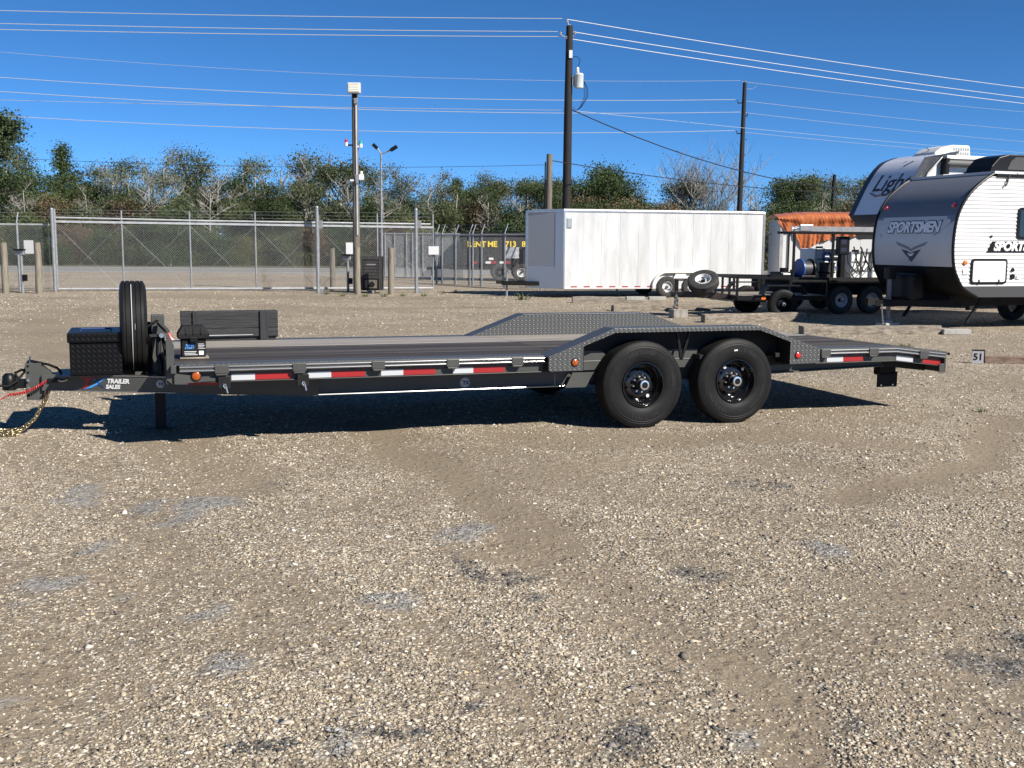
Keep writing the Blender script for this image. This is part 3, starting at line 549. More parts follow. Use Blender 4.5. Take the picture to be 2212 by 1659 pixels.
    for i in range(n):
        ya, yb = y0 + i * pw + .003, y0 + (i + 1) * pw - .003; dz = rnd.uniform(-.002, .002)
        for xa, xb in ((-4.05, -.72), (-.715, 2.80)):
            p = MB().box(xa, xb, ya, yb, .652 + dz, .690 + dz).build('deck_plank', deckl if i > 6 else deckm, T, bevel=.003)  # far planks paler: sky sheen painted into the wood
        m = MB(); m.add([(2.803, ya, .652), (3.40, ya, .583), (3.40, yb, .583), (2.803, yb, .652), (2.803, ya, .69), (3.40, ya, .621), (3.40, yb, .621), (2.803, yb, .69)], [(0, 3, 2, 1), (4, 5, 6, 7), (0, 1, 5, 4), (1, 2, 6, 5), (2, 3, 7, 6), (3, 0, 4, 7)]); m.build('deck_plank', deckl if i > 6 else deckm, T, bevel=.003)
    # tail: rear channel, lights, bumper end
    m = MB(); m.box(3.40, 3.42, .05, 2.54, .41, .622); m.box(3.34, 3.40, .05, .064, .41, .50); m.build('tail_channel', gun, T, bevel=.003)
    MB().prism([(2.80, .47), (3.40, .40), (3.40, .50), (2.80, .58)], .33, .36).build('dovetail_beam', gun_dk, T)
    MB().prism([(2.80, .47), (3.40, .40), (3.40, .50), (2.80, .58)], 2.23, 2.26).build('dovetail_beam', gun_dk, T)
    MB().tube([(3.425, .05, .60), (3.445, .04, .602), (3.43, .03, .60)], .012, 8).build('tail_bumper', blk, T)
    # rear support foot
    m = MB(); m.box(2.865, 3.115, .40, .412, .235, .392); m.build('support_foot_plate', blkm, T, bevel=.004)
    MB().box(2.89, 3.09, .40, .50, .36, .46).build('support_foot', blkm, T, bevel=.004); MB().box(2.93, 3.03, .42, .48, .46, .57).build('support_leg', gun_dk, T)
    for x in (2.91, 3.055): MB().cyl((x, .40, .255), (x, .393, .255), .009, n=8).build('foot_bolt', steel, T)
    # ---- fenders (both sides)
    for mir in (0, 1):
        f = (lambda a, b: tuple(sorted((2.59 - a, 2.59 - b)))) if mir else (lambda a, b: (a, b)); W_ = .237
        top = [(-.937, .678), (-.307, .917), (1.206, .917), (1.864, .688)]
        t = MB()
        for p, q in zip(top[:-1], top[1:]): t.prism([p, q, (q[0], q[1] - .008), (p[0], p[1] - .008)], *f(0, W_))
        tp = t.build('drive_over_fender', plate, T, bevel=.002)
        lip = MB(); o_ = [(-.937, .676), (-.307, .915), (1.206, .915), (1.864, .686)]
        lw = .034
        inner = [(1.864 - .09, .676), (1.19, .915 - lw), (-.295, .915 - lw), (-.937 + .09, .676)]
        for p, q, r_, s_ in ((o_[0], o_[1], inner[2], inner[3]), (o_[1], o_[2], inner[1], inner[2]), (o_[2], o_[3], inner[0], inner[1])): lip.prism([p, q, r_, s_], *f(-.006, -.0005))
        lip.build('fender_lip', plate, tp)
        MB().prism([(-.937, .676), (-.935, .56), (-.922, .55), (-.612, .55), (-.612, .799)], *f(-.005, .004)).build('fender_skirt', plate, tp, bevel=.001)
        MB().prism([(1.864, .688), (1.859, .553), (1.528, .549), (1.528, .805)], *f(-.005, .004)).build('fender_skirt', plate, tp, bevel=.001)
        # inner wall visible above the deck and behind the wheels
        w_ = MB().prism([(-.937, .52), (1.864, .52), (1.864, .684), (1.206, .907), (-.307, .907), (-.937, .674)], *f(W_, W_ + .008)).build('fender_inner_wall', plate if mir else gun_dk, tp)  # near wall darkened: shade behind the wheels put into its colour
        # the face that shows on the outside: dark ends of the wheel opening
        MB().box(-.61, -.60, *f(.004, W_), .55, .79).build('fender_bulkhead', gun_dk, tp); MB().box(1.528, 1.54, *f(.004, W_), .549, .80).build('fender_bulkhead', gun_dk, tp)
        for s_ in (-1, 1):
            MB().bar((.40 + .02, f(.10, .10)[0], .612), (.44 + s_ * .075, f(.10, .10)[0], .905), .022, .022).build('fender_brace', blk, tp)
        MB().prism([(-.60, .527), (-.15, .527), (-.33, .70), (-.60, .708)], *f(W_ - .013, W_ - .001)).build('frame_gusset', gun, T)
        MB().prism([(.28, .527), (.62, .527), (.66, .70), (.24, .70)], *f(W_ - .013, W_ - .001)).build('frame_gusset', gun, T)
        MB().prism([(-.62, .51), (-.69, .374), (-.49, .374), (-.40, .51)], *f(.205, .218)).build('spring_hanger', gun, T)
        # suspension
        for x in (0, .961):
            m = MB(); yy = f(.33, .37)
            m.box(x - .33, x + .33, *yy, .385, .41); m.box(x - .22, x + .22, *yy, .37, .385); m.box(x - .06, x + .06, *f(.31, .39), .36, .44); m.build('leaf_spring', blkm, T)
            MB().box(x - .05, x + .05, *f(.28, .42), .40, .52).build('axle_seat', gun_dk, T)
    for x in (0, .961): MB().cyl((x, .26, .398), (x, 2.33, .398), .045, n=14).build('axle', gun_dk, T, True)
    # ---- wheels
    HL = (('ALL STEEL', .282, .05, -58), ('HARTLAND', .285, .045, 122), ('RADIAL', .288, .03, 20)); HL2 = (('RADIAL TRAILER', .283, .030, -8), ('ALL STEEL', .282, .048, 100), ('HARTLAND', .285, .045, 250))
    w1 = wheel(T, 0, .122, .3985, -1, 'wheel', 1, HL); w2 = wheel(T, .961, .122, .403, -1, 'wheel', 1, HL2)
    for w_, k in ((w1, 0), (w2, 1)):
        sp = [(.09, -.09, .1), (.0, .0, 0)]
        s_ = MB().cyl((.085, -.0205, -.11), (.085, -.0215, -.11), .016, n=14) if not k else MB().cyl((-.075, -.0205, .125), (-.075, -.0215, .125), .015, n=14)
        s_.build('rim_sticker', white, w_)
        if k: MB().prism([(-.035, .283), (.0, .287), (.0, .300), (-.037, .296)], -.1165, -.112).build('tyre_sticker', white, w_); MB().box(.105, .13, -.0222, -.021, .09, .115).build('rim_sticker', white, w_)
    wheel(T, 0, 2.472, .424, 1, 'wheel', 1, low=True); wheel(T, .961, 2.472, .429, 1, 'wheel', 1, low=True)
    # ---- jack and its post
    jx, jy = -4.145, 1.20
    MB().box(jx - .055, jx + .055, jy - .055, jy + .055, .36, 1.02).build('jack_housing', gun, T, bevel=.006)
    j = MB(); j.box(jx - .045, jx + .045, jy - .045, jy + .045, .03, .40); j.build('jack_drop_leg', gun_dk, T, bevel=.004)
    MB().prism([(jx - .13, .045), (jx - .10, .028), (jx + .10, .028), (jx + .13, .045), (jx + .13, .037), (jx + .10, .018), (jx - .10, .018), (jx - .13, .037)], jy - .07, jy + .07).build('jack_foot', gun_dk, T)  # foot darkened: the shadow it stands in is put into its colour
    MB().bar((jx + .005, jy - .10, .955), (jx + .075, jy - .30, .885), .035, .03).build('jack_arm', gun, T, bevel=.004)
    MB().bar((jx - .11, jy - .12, .90), (jx + .0, jy - .22, .99), .03, .012).build('jack_bracket', gun, T)
    MB().bar((jx - .12, jy - .20, .76), (jx - .045, jy - .30, .86), .07, .03).build('jack_gear_cover', gun_dk, T, bevel=.004)
    MB().tube([(jx + .075, jy - .31, .88), (jx + .095, jy - .315, .835), (jx + .11, jy - .32, .815)], .015, 8).build('crank_grip', red_p, T, True)
    MB().cyl((jx + .02, jy - .31, .86), (jx + .02, jy - .34, .86), .02, n=12).build('crank_pin', chrome, T, True)
    MB().tube([(jx, jy - .25, .86), (jx - .01, jy - .30, .7), (jx + .01, jy - .32, .6), (jx + .005, jy - .33, .52)], .022, 8).build('jack_hose', blk, T, True)
    MB().tube([(jx + .03, jy - .2, .84), (jx + .05, jy - .3, .7), (jx + .02, jy - .33, .56), (jx + .01, jy - .34, .47)], .014, 8).build('jack_hose', blk, T, True)
    # ---- spare wheel mounted on the tongue, tread towards the side
    sp = wheel(T, -4.345, 1.295, .912, -1, 'spare_wheel', 1, low=True, lug=False, hub=False); sp.rotation_euler = (0, 0, math.radians(90))
    MB().tube([(-.397, -.012, .05), (-.4005, -.012, 0)], .001, 4).build('valve_line', white, sp)
    m = MB()
    for i in range(40):
        t0, t1 = math.pi * (.62 + i * .76 / 40), math.pi * (.62 + (i + 1) * .76 / 40); R_ = .4015
        m.add([(R_ * math.cos(t), yv, R_ * math.sin(t)) for t in (t0, t1) for yv in (.009, .014)], [(0, 1, 3, 2)])
    m.build('tread_stripe', M('tread_chalk', (.5, .5, .5), .7), sp)
    MB().box(-4.26, -4.20, 1.24, 1.35, .51, .95).build('spare_mount', gun_dk, T, bevel=.004)
    # ---- toolbox on the tongue
    tb = MB().box(-4.86, -4.445, .985, 1.66, .523, .80).build('toolbox', plate_b, T, bevel=.006)
    MB().box(-4.875, -4.435, .965, 1.70, .80, .885).build('toolbox_lid', plate_b, tb, bevel=.012)
    MB().tube([(-4.77, 1.20, .885), (-4.77, 1.20, .905), (-4.53, 1.20, .905), (-4.53, 1.20, .885)], .008, 8).build('lid_handle', blue_p if 0 else M('handle_blue', (.06, .10, .25), .25, .4), tb, True)
    # ---- battery box at the front of the deck
    B = thing('battery_box', 'black plastic battery box with blue and white label on the trailer deck', 'battery box'); B.parent = None
    return T
TRAILER = main_trailer()
def t2w(x, y, z): return TRAILER.matrix_basis @ Vector((x, y, z))
def battery():
    B = bpy.data.objects['battery_box']; B.location = t2w(-3.885, .58, .6925); B.rotation_euler = TRAILER.rotation_euler
    b = MB().box(-.098, .098, -.09, .09, .012, .17).build('box_body', blkm, B, bevel=.012)
    l = MB(); l.add([(-.125, -.115, .165), (.125, -.115, .165), (.125, .115, .165), (-.125, .115, .165), (-.125, -.115, .205), (.125, -.115, .205), (.125, .115, .205), (-.125, .115, .205), (-.085, -.075, .27), (.085, -.075, .27), (.085, .075, .27), (-.085, .075, .27)],
          [(0, 3, 2, 1), (0, 1, 5, 4), (1, 2, 6, 5), (2, 3, 7, 6), (3, 0, 4, 7), (4, 5, 9, 8), (5, 6, 10, 9), (6, 7, 11, 10), (7, 4, 8, 11), (8, 9, 10, 11)]); l.build('box_lid', blkm, B, bevel=.006)
    MB().box(-.03, .03, -.125, -.112, .135, .178).build('latch', blk, B, bevel=.004)
    m = MB()
    for x in (-.06, 0, .06): m.prism([(-.12, .2), (-.08, .266), (-.076, .272), (-.126, .206)], x - .004, x + .004, 'x')
    m.build('lid_rib', blkm, B)
    fn = lambda x0, z0: (lambda X, Y, Z: (x0 + X, -.0935 - (.0006 if Z > 0 else 0), z0 + Y))
    MB().text('SUPER', fn(-.066, .104), .025, .25, .0004, .0005).build('label_word', M('label_blue', (.12, .38, .85), .4), B); MB().text('START', fn(-.072, .080), .025, .25, .0004, .0005).build('label_word', 'label_blue', B)
    m = MB()
    for i, (x0, x1) in enumerate(((-.075, .02), (-.075, .015), (-.072, .03))): m.box(x0, x1, -.0938, -.0925, .056 - i * .013, .061 - i * .013)
    for i, (x0, x1) in enumerate(((.035, .08), (.035, .088), (.035, .078), (.035, .09))): m.box(x0, x1, -.0938, -.0925, .118 - i * .012, .122 - i * .012)
    m.build('label_lines', white, B); MB().box(.04, .078, -.0945, -.0925, .03, .064).build('price_sticker', white, B)
    MB().box(-.11, .12, -.10, .09, .0, .012).build('box_tray', tie2, B)
battery()
# black timber box on the far front edge of the deck
def far_box():
    Bx = thing('plank_box', 'black planked box with upright cleats on the trailer far front edge', 'box', t2w(-3.43, 2.46, .692), TR_YAW)
    bw = M('black_stained_wood', (.008, .008, .0085), .55, 0, (.024, .024, .025), 4, (.6, 1, 14), .4, 10); bwv = M('black_stained_cleat', (.010, .010, .0105), .55, 0, (.027, .027, .028), 5, (14, 14, .6), .4, 10)
    for i in range(3):
        for y0, y1 in ((-.10, -.075), (.045, .07)): MB().box(-.47, .47, y0, y1, .035 + i * .086, .035 + i * .086 + .083).build('plank', bw, Bx, bevel=.003)
    MB().box(-.47, -.445, -.075, .045, .02, .29).build('end_board', bwv, Bx); MB().box(.445, .47, -.075, .045, .02, .29).build('end_board', bwv, Bx)
    MB().box(.29, .37, -.125, -.101, .0, .294).build('cleat', bwv, Bx, bevel=.003); MB().box(-.36, -.32, -.125, -.101, .0, .294).build('cleat', bwv, Bx, bevel=.003)
    MB().box(-.26, .22, -.106, -.101, .048, .056).build('lit_line_strip', galv2, Bx); MB().box(-.45, .45, -.07, .04, .0, .034).build('base_board', bw, Bx)  # pale strip stands in for a lit line low on the box
far_box()
#==SPLIT==

# ============================================================ SLIDING GATE, FENCES, POSTS
def mesh_wires(A, B, z0, z1, pitch=.08, r=.0028):     # chain link: crossing wires between upright ends
    d = (B - A); d.z = 0; L = d.length; d.normalize(); H_ = z1 - z0; mb = MB(); n = Vector((-d.y, d.x, 0))
    for sgn, off in ((1, .003), (-1, -.003)):
        x = -H_
        while x < L:
            a0, a1 = (x, z0), (x + H_, z1)
            t0 = max(0, -a0[0] / H_); t1 = min(1, (L - a0[0]) / H_)
            if t1 > t0:
                xs = [a0[0] + t * H_ for t in (t0, t1)]; zz = [z0 + t * H_ for t in (t0, t1)]
                if sgn < 0: zz = [z0 + z1 - q for q in zz]
                mb.cyl(A + d * xs[0] + n * off + Vector((0, 0, zz[0])), A + d * xs[1] + n * off + Vector((0, 0, zz[1])), r, n=3, cap=False)
            x += pitch
    return mb
GA, GB = gnd(112, 629), gnd(940, 627)
def gp(u, v): return onp(u, v, GA, GB)
def gate():
    O = gp(520, 627); O.z = 0; G = thing('sliding_gate', 'long galvanized sliding chain link gate closing the lot entrance', 'gate', O)
    gl = lambda p: p - O
    def rail(pts, w, name, mat=galv2, rnd_=True):
        m = MB()
        if rnd_: m.tube([gl(p) for p in pts], w / 2, 10)
        else: m.bar(gl(pts[0]), gl(pts[1]), w, w)
        m.build(name, mat, G, rnd_)
    rail([gp(116, 469.7), gp(439, 477), gp(930, 484.3)], .062, 'top_rail'); rail([gp(116, 478.3), gp(936, 491.2)], .07, 'track_rail', galv2, False); rail([gp(122, 624.3), gp(936, 622.3)], .075, 'bottom_rail')
    vs = [117.5, 262, 409, 550.6, 687.5, 814.6, 935]; zt = []
    for i, u in enumerate(vs):
        a = gp(u, 470); P = Vector((a.x, a.y, 0)); h = gp(u, {0: 451, 4: 462}.get(i, 455 + (u - 262) * .011)).z
        MB().tube([gl(P + Vector((0, 0, .05))), gl(P + Vector((0, 0, h)))], .045 if i == 0 else .03, 10).build('upright', galv, G, True)
    a, b = gp(117.5, 480), gp(935, 492); P0, P1 = Vector((a.x, a.y, 0)), Vector((b.x, b.y, 0))
    o = mesh_wires(gl(P0), gl(P1), .10, (a.z + b.z) / 2 - .03).build('chain_link_mesh', wire_m, G); tag(o, kind='stuff')
    for i in range(6):
        u0, u1 = vs[i], vs[i + 1]; q0, q1 = gp(u0 + 3, 486 + (u0 - 117) * .013), gp(u1 - 3, 486 + (u1 - 117) * .013); r0, r1 = gp(u0 + 3, 622), gp(u1 - 3, 622)
        MB().cyl(gl(q0), gl(r1), .0058, n=5).build('truss_cable', galv, G); MB().cyl(gl(r0), gl(q1), .0058, n=5).build('truss_cable', galv, G)
    for k in range(3): MB().cyl(gl(gp(117, 453 + k * 6)), gl(gp(935, 461 + k * 8)), .004, n=4).build('barbed_wire', galv, G)
    MB().cyl(gl(gp(120, 594)), gl(gp(935, 597)), .005, n=5).build('tension_wire', galv, G)
gate()
def post(name, label, cat, u, vb, vt, r, mat, group=None, cap=True, Y=None):
    P = gnd(u, vb) if Y is None else Vector((at(u, 500, Y).x, Y, 0)); h = at(u, vt, P.y).z
    T = thing(name, label, cat, P, 0, group); MB().tube([(0, 0, -.1), (0, 0, h)], r, 14).build('post', mat, T, True)
    return T, P, h
for u, vb, vt, lab in ((120, 631, 452, 'galvanized gate post at the hinge end beside the wooden bollards'), (687.5, 634, 448, 'thick galvanized gate guide post between bollard and open gate span'), (899.4, 633, 453, 'thick galvanized gate guide post to the right of the black cabinet')):
    T, P, h = post('gate_post', lab, 'post', u, vb, vt, .055, galv)
    MB().lathe([(.06, h - .01), (.058, h + .02), (.03, h + .05), (0, h + .055)], (0, 0, 0), 12, 'z').build('cap', galv, T, True)
    if u > 200:
        zr = at(u, 484, P.y).z; MB().box(-.02, .16, .02, .14, zr - .14, zr + .12).build('roller_bracket', galv, T, bevel=.01); MB().box(-.06, .15, .0, .1, .0, .16).build('foot_bracket', galv, T, bevel=.01)
def fence(name, label, A, B, h, us, n_barb=3, arms=True, pitch=.08, rail2=False, mat=galv, wr=.0028):
    T = thing(name, label, 'fence', A); d = (B - A); L = d.length; d.normalize(); l = lambda s, z: d * s + Vector((0, 0, z))
    MB().tube([l(0, h), l(L, h)], .03, 8).build('top_rail', galv2, T, True)
    if rail2: MB().tube([l(0, .06), l(L, .06)], .03, 8).build('bottom_rail', galv2, T, True)
    tag(mesh_wires(l(0, 0), l(L, 0), .05, h, pitch, wr).build('chain_link_mesh', wire_m, T), kind='stuff')
    for s in us:
        if s < 0 or s > L: continue
        MB().tube([l(s, -.1), l(s, h + .06)], .038, 10).build('line_post', mat, T, True)
        if arms: MB().bar(l(s, h + .05), l(s, h + .40) + Vector((-d.y, d.x, 0)) * .15, .03, .02).build('barb_arm', galv2, T)
    for k in range(n_barb):
        o = Vector((-d.y, d.x, 0)) * (.05 + .05 * k); MB().tube([l(0, h + .14 + .12 * k) + o, l(L, h + .14 + .12 * k) + o], .0045, 4).build('barbed_wire', galv, T)
    return T
def sd(A, B, u):                                   # distance along the fence of a picture column
    p = onp(u, 560, A, B); return (Vector((p.x, p.y, 0)) - A).length
A, B = gnd(-260, 628), gnd(113, 630); hh = onp(60, 485, A, B).z
fence('chain_link_fence', 'chain link fence section ending at the gate hinge post with barbed wire', A, B, hh, [sd(A, B, u) for u in (-240, -100, 40)])
A, B = gnd(940, 613), gnd(1150, 627); hh = onp(1040, 507, A, B).z
fence('chain_link_fence', 'chain link fence between the sliding gate and the white enclosed trailer', A, B, hh, [sd(A, B, u) for u in (943, 955, 984, 1014, 1021, 1040, 1090)])
A2, B2 = B, gnd(1790, 632); hh = onp(1670, 506, A2, B2).z
fence('chain_link_fence', 'chain link fence running behind the white enclosed trailer to the tarped trailer', A2, B2, hh, [.3, 3, 6, 9.2])
A, B = gnd(826, 600), gnd(1000, 604); hh = onp(890, 505, A, B).z
fence('mesh_gate', 'second closed mesh gate standing behind the black cabinet by the road', A, B, hh, [sd(A, B, u) for u in (832, 852.5, 878, 891, 913, 940, 984)], 0, False, .045, True, wr=.0042)
# ---- wooden bollards
for u, vb, vt, r, lab in ((13, 633, 524, .105, 'weathered wooden bollard on the far side of the keypad stand, away from the gate'), (86, 634, 524, .105, 'weathered wooden bollard between the keypad stand and the gate hinge post'), (719, 627, 536, .095, 'weathered wooden bollard just beside the tall gate guide post'), (772.5, 636, 534, .10, 'weathered wooden bollard standing in front of the floodlight pole'), (845, 636, 535, .10, 'weathered wooden bollard on the open side of the black cabinet')):
    P = gnd(u, vb); h = at(u, vt, P.y).z; m = MB(); n = 16
    pts = [(rnd.uniform(-.01, .01), rnd.uniform(-.01, .01), z * h) for z in (-.06, .2, .4, .6, .8, 1)]; m.tube(pts, r * 1.03, n, r * .95)
    tag(m.build('bollard', bollw, None, True, origin=None), lab, 'bollard').location = P
# ---- white signs hung on the mesh
def sign(u0, u1, v0, v1, A, B, lab, off=.06):
    c = onp((u0 + u1) / 2, (v0 + v1) / 2, A, B); d = (B - A).normalized(); n = Vector((d.y, -d.x, 0)); wd = (onp(u1, v0, A, B) - onp(u0, v0, A, B)).length / 2; h = (onp(u0, v0, A, B).z - onp(u0, v1, A, B).z) / 2
    o = MB().box(-wd, wd, -.004, .004, -h, h).build('blank_sign', white, None, bevel=.003); o.location = c + n * off; o.rotation_euler = (0, 0, math.atan2(d.y, d.x) * .2); tag(o, lab, 'sign', 'blank white signs on the fences')
sign(53, 75, 519, 548, GA, GB, 'blank white sign beside the grey keypad stand', .12); sign(747, 765, 524, 549, GA, GB, 'blank white sign on the gate next to the floodlight pole')
sign(925, 947, 532, 550, GA, GB, 'small blank white sign at the free end of the sliding gate', .1); A, B = gnd(940, 613), gnd(1150, 627); sign(1102, 1119, 534, 558, A, B, 'blank white sign on the fence beside the white trailer nose', .08); sign(1666, 1680, 531, 553, A2, B2, 'blank white sign on the fence between white trailer and orange tarp', .08)
# ---- keypad stands
def keypad(u, vb, vt, lab):
    P = gnd(u, vb); h = at(u, vt, P.y).z; T = thing('keypad_stand', lab, 'keypad'); T.location = P
    MB().tube([(0, 0, -.1), (0, 0, h - .06)], .045, 10).build('post', galv, T, True); MB().box(-.16, .10, -.06, .08, h - .14, h).build('keypad_box', galv, T, bevel=.01); MB().box(-.18, .12, -.16, .08, h, h + .05).build('hood', blk, T, bevel=.01)
    MB().box(.02, .16, -.06, .02, h - .95, h - .75).build('conduit_box', blk, T, bevel=.01)
keypad(50, 633, 541, 'grey keypad stand between two wooden bollards by the gate'); keypad(752, 630, 552, 'grey keypad stand between bollards at the floodlight pole')
# ---- black gate operator cabinet
def cabinet():
    P = gnd(802, 633); T = thing('gate_operator', 'black slatted gate operator cabinet between two wooden bollards', 'cabinet', P); h = at(802, 554, P.y).z; h0 = at(802, 627, P.y).z
    m = MB(); m.box(-.35, .35, -.05, .5, h0, h); m.build('housing', blkm, T, bevel=.015)
    pm = M('cabinet_panel', (.02, .019, .018), .6, 0, (.05, .047, .044), 5, (6, 1, .6))
    MB().box(-.36, -.26, -.075, -.05, h0, h).build('corner_board', pm, T); MB().box(.26, .36, -.075, -.05, h0, h).build('corner_board', pm, T); MB().box(-.26, .26, -.075, -.05, h - .10, h).build('top_board', pm, T)
    for i in range(6): MB().box(-.25, .25, -.068, -.05, h - .22 - i * .10, h - .13 - i * .10).build('slat', pm, T, bevel=.004)
    MB().box(-.14, .16, -.074, -.066, h - .28, h - .24).build('name_strip', galv, T); o = MB().box(-.2, .2, -.072, -.05, h0 + .07, h0 + .34).build('opening_panel', oldpole, T); MB().prism([(-.12, h0 + .10), (.08, h0 + .10), (.14, h0 + .2), (.05, h0 + .31), (-.05, h0 + .24)], -.078, -.0725).build('stain', blkm, o)
    MB().box(-.12, .1, -.15, .3, -.02, h0).build('footing', concd, T)
cabinet()
# ---- floodlight pole
def light_pole():
    P = gnd(768, 634) + Vector((0, .35, 0)); Y = P.y; T = thing('floodlight_pole', 'weathered wooden pole with square floodlight, beacons and conduit beside the gate', 'pole', P); Z = lambda v: at(768, v, Y).z; k = Y / CF
    top = Z(203); lean = (764.5 - 771) * k * .0
    MB().tube([(.0, 0, -.2), (0, 0, top * .5), (0, 0, top)], .125, 16, .095).build('pole_shaft', oldpole, T, True)
    MB().tube([(.05, -.12, Z(508)), (.05, -.11, Z(224))], .03, 8).build('conduit', galv2, T, True)
    f = MB(); f.box(-.20, .21, -.22, -.02, Z(203), Z(180)); fl = f.build('floodlight', M('fixture_grey', (.5, .5, .48), .5), T, bevel=.02)
    MB().box(-.165, .175, -.235, -.221, Z(200.5), Z(183)).build('floodlight_lens', M('lens_cream', (.75, .72, .6), .3), fl)
    for i in range(5): z = Z(199.5) + i * .055; MB().box(-.15, .16, -.241, -.236, z, z + .012).build('louvre', 'fixture_grey', fl)
    MB().box(-.06, .06, -.1, .1, Z(212), Z(203)).build('yoke', blk, T)
    MB().box(.0, .11, -.18, -.11, Z(225), Z(214)).build('junction_box', galv, T, bevel=.008); MB().box(.02, .11, -.18, -.11, Z(397), Z(388)).build('junction_box', galv, T, bevel=.008)
    MB().box(.12, .27, -.12, .0, Z(389), Z(377)).build('antenna_box', white, T, bevel=.008); MB().cyl((.19, -.06, Z(377)), (.19, -.06, Z(370)), .05, n=10).build('antenna', white, T, True); MB().box(-.16, -.04, -.16, -.12, Z(392), Z(388)).build('camera_arm', white, T); MB().box(.0, .13, -.15, -.09, Z(388), Z(378)).build('meter_box', galv, T, bevel=.006)
    for s, u, m_, v0 in ((-1, 749, red_p, 314), (1, 777, M('green_lens', (.02, .35, .22), .3), 317)):
        x = (u - 766) * k * 1.0 + s * .02; o = MB().bar((0, -.06, Z(v0)), (x, -.06, Z(v0)), .05, .05).build('beacon_arm', blk if s < 0 else white, T); MB().cyl((x, -.06, Z(v0) - .03), (x, -.06, Z(v0 - 6)), .055, n=12).build('beacon_base', white, o, True); MB().cyl((x, -.06, Z(v0 - 6)), (x, -.06, Z(v0 - 12.5)), .055, .045, 12).build('beacon_lens', m_, o, True)
light_pole()
def twin_lamp():
    Y = 46.0; c = at(825, 560, Y); T = thing('twin_head_lamp', 'slim grey lamp post with two angled dark LED heads', 'street lamp', (c.x, Y, 0)); Z = lambda v: at(825, v, Y).z; k = Y / CF
    MB().tube([(0, 0, -.1), (0, 0, Z(331))], .06, 10, .04).build('lamp_post', galv, T, True)
    for du, v1, a in ((-9, 316, 1), (28, 320, -1)):
        x = du * k; MB().tube([(0, 0, Z(333)), (x * .75, 0, Z(v1 + 4))], .03, 8).build('arm', galv, T, True)
        h = MB().bar((x * .7 - .02 * a, -.05, Z(v1 + 5)), (x * 1.15 + (-.12 if a > 0 else .05), -.05, Z(v1 - 4)), .20, .14, (0, 0, 1)).build('lamp_head', blk, T, bevel=.01)
        MB().box(x * .85 - .06, x * .85 + .06, -.19, -.175, Z(v1 + 3), Z(v1 - 3)).build('led_panel', galv, h) if 0 else None
twin_lamp()
# ---- utility poles and lines
def at0(u, Y): p = at(u, 520, Y); return Vector((p.x, p.y, 0))
def upole1():
    Y = 42.0; P = at0(1222.5, Y); T = thing('utility_pole', 'dark creosoted utility pole carrying a grey transformer behind the white trailer', 'utility pole', P); Z = lambda v: at(1225, v, Y).z; k = Y / CF
    dx = (1228.5 - 1222.5) * k * .3
    MB().tube([(0, 0, -.3), (dx * .5, 0, Z(250)), (dx, 0, Z(56))], .185, 16, .125).build('pole_shaft', creo, T, True)
    x = lambda u, v: (u - 1222.5) * k
    t = MB(); t.lathe([(0, Z(192)), (.17, Z(191)), (.175, Z(189)), (.175, Z(164)), (.185, Z(163)), (.16, Z(160)), (.05, Z(158)), (0, Z(158))], (x(1245, 0), -.12, 0), 18, 'z'); tr = t.build('transformer', M('transformer_grey', (.50, .53, .52), .4), T, True)
    MB().lathe([(.05, Z(158)), (.07, Z(155)), (.05, Z(153)), (.07, Z(151)), (.05, Z(149)), (.03, Z(146))], (x(1242, 0), -.12, 0), 10, 'z').build('bushing', white, tr, True); MB().box(x(1231, 0), x(1237, 0), -.16, -.06, Z(186), Z(166)).build('transformer_bracket', galv, tr)
    MB().tube([(x(1232, 0), -.1, Z(124)), (x(1240, 0), -.1, Z(123)), (x(1247, 0), -.12, Z(130)), (x(1245, 0), -.12, Z(139)), (x(1242, 0), -.12, Z(147))], .012, 6).build('jumper_wire', blk, T, True)
    for a, b in ((1253, 1256), (1255, 1260), (1256, 1263)):
        MB().tube([(x(1253, 0), -.12, Z(172)), (x(b, 0), -.12, Z(190)), (x(b + 1, 0), -.12, Z(210)), (x(a - 5, 0), -.1, Z(232)), (x(1240, 0), -.1, Z(240)), (x(1234, 0), -.05, Z(233))], .011, 6).build('drop_wire', blk, T, True)
    MB().box(x(1225, 0) - .03, x(1225, 0) + .1, -.18, -.13, Z(127), Z(110)).build('fuse_cutout', white, T, bevel=.01)
    for u, v in ((1219, 42), (1206, 70), (1219, 78), (1236, 68)):
        m = MB(); m.lathe([(.02, -.12), (.05, -.10), (.03, -.07), (.055, -.05), (.03, -.02), (.04, 0), (0, .02)], (x(u, 0), -.05, Z(v)), 10, 'z'); m.tube([(x(u, 0), -.05, Z(v) - .1), ((x(u, 0) + x(1226, 0)) / 2, -.04, Z(v) - .2), (x(1226, 0), -.02, Z(v) - .2)], .02, 6); m.build('insulator', M('insulator_grey', (.35, .35, .37), .35), T, True)
    MB().tube([(x(1221, 0), -.04, Z(60)), (x(1221, 0), -.04, Z(44))], .02, 6).build('top_pin', galv, T)
upole1()
def upole2():
    Y = 70.0; P = at0(1594, Y); T = thing('utility_pole', 'thin dark utility pole with side insulators across the road', 'utility pole', P); Z = lambda v: at(1600, v, Y).z; k = Y / CF
    MB().tube([(0, 0, -.3), (.1, 0, Z(178))], .20, 12, .12).build('pole_shaft', creo, T, True)
    for s, v in ((-1, 222), (1, 250), (-1, 288)):
        MB().tube([(0.06, 0, Z(v)), (s * .3, -.05, Z(v + 1)), (s * .33, -.05, Z(v - 5))], .035, 6).build('insulator_arm', blk, T, True)
    MB().tube([(.1, 0, Z(180)), (.12, 0, Z(173))], .04, 6).build('top_insulator', galv, T)
    MB().tube([(.12, 0, Z(192)), (.6, 0, Z(192)), (.9, 0, Z(185))], .012, 5).build('spur_wire', galv2, T)
upole2()
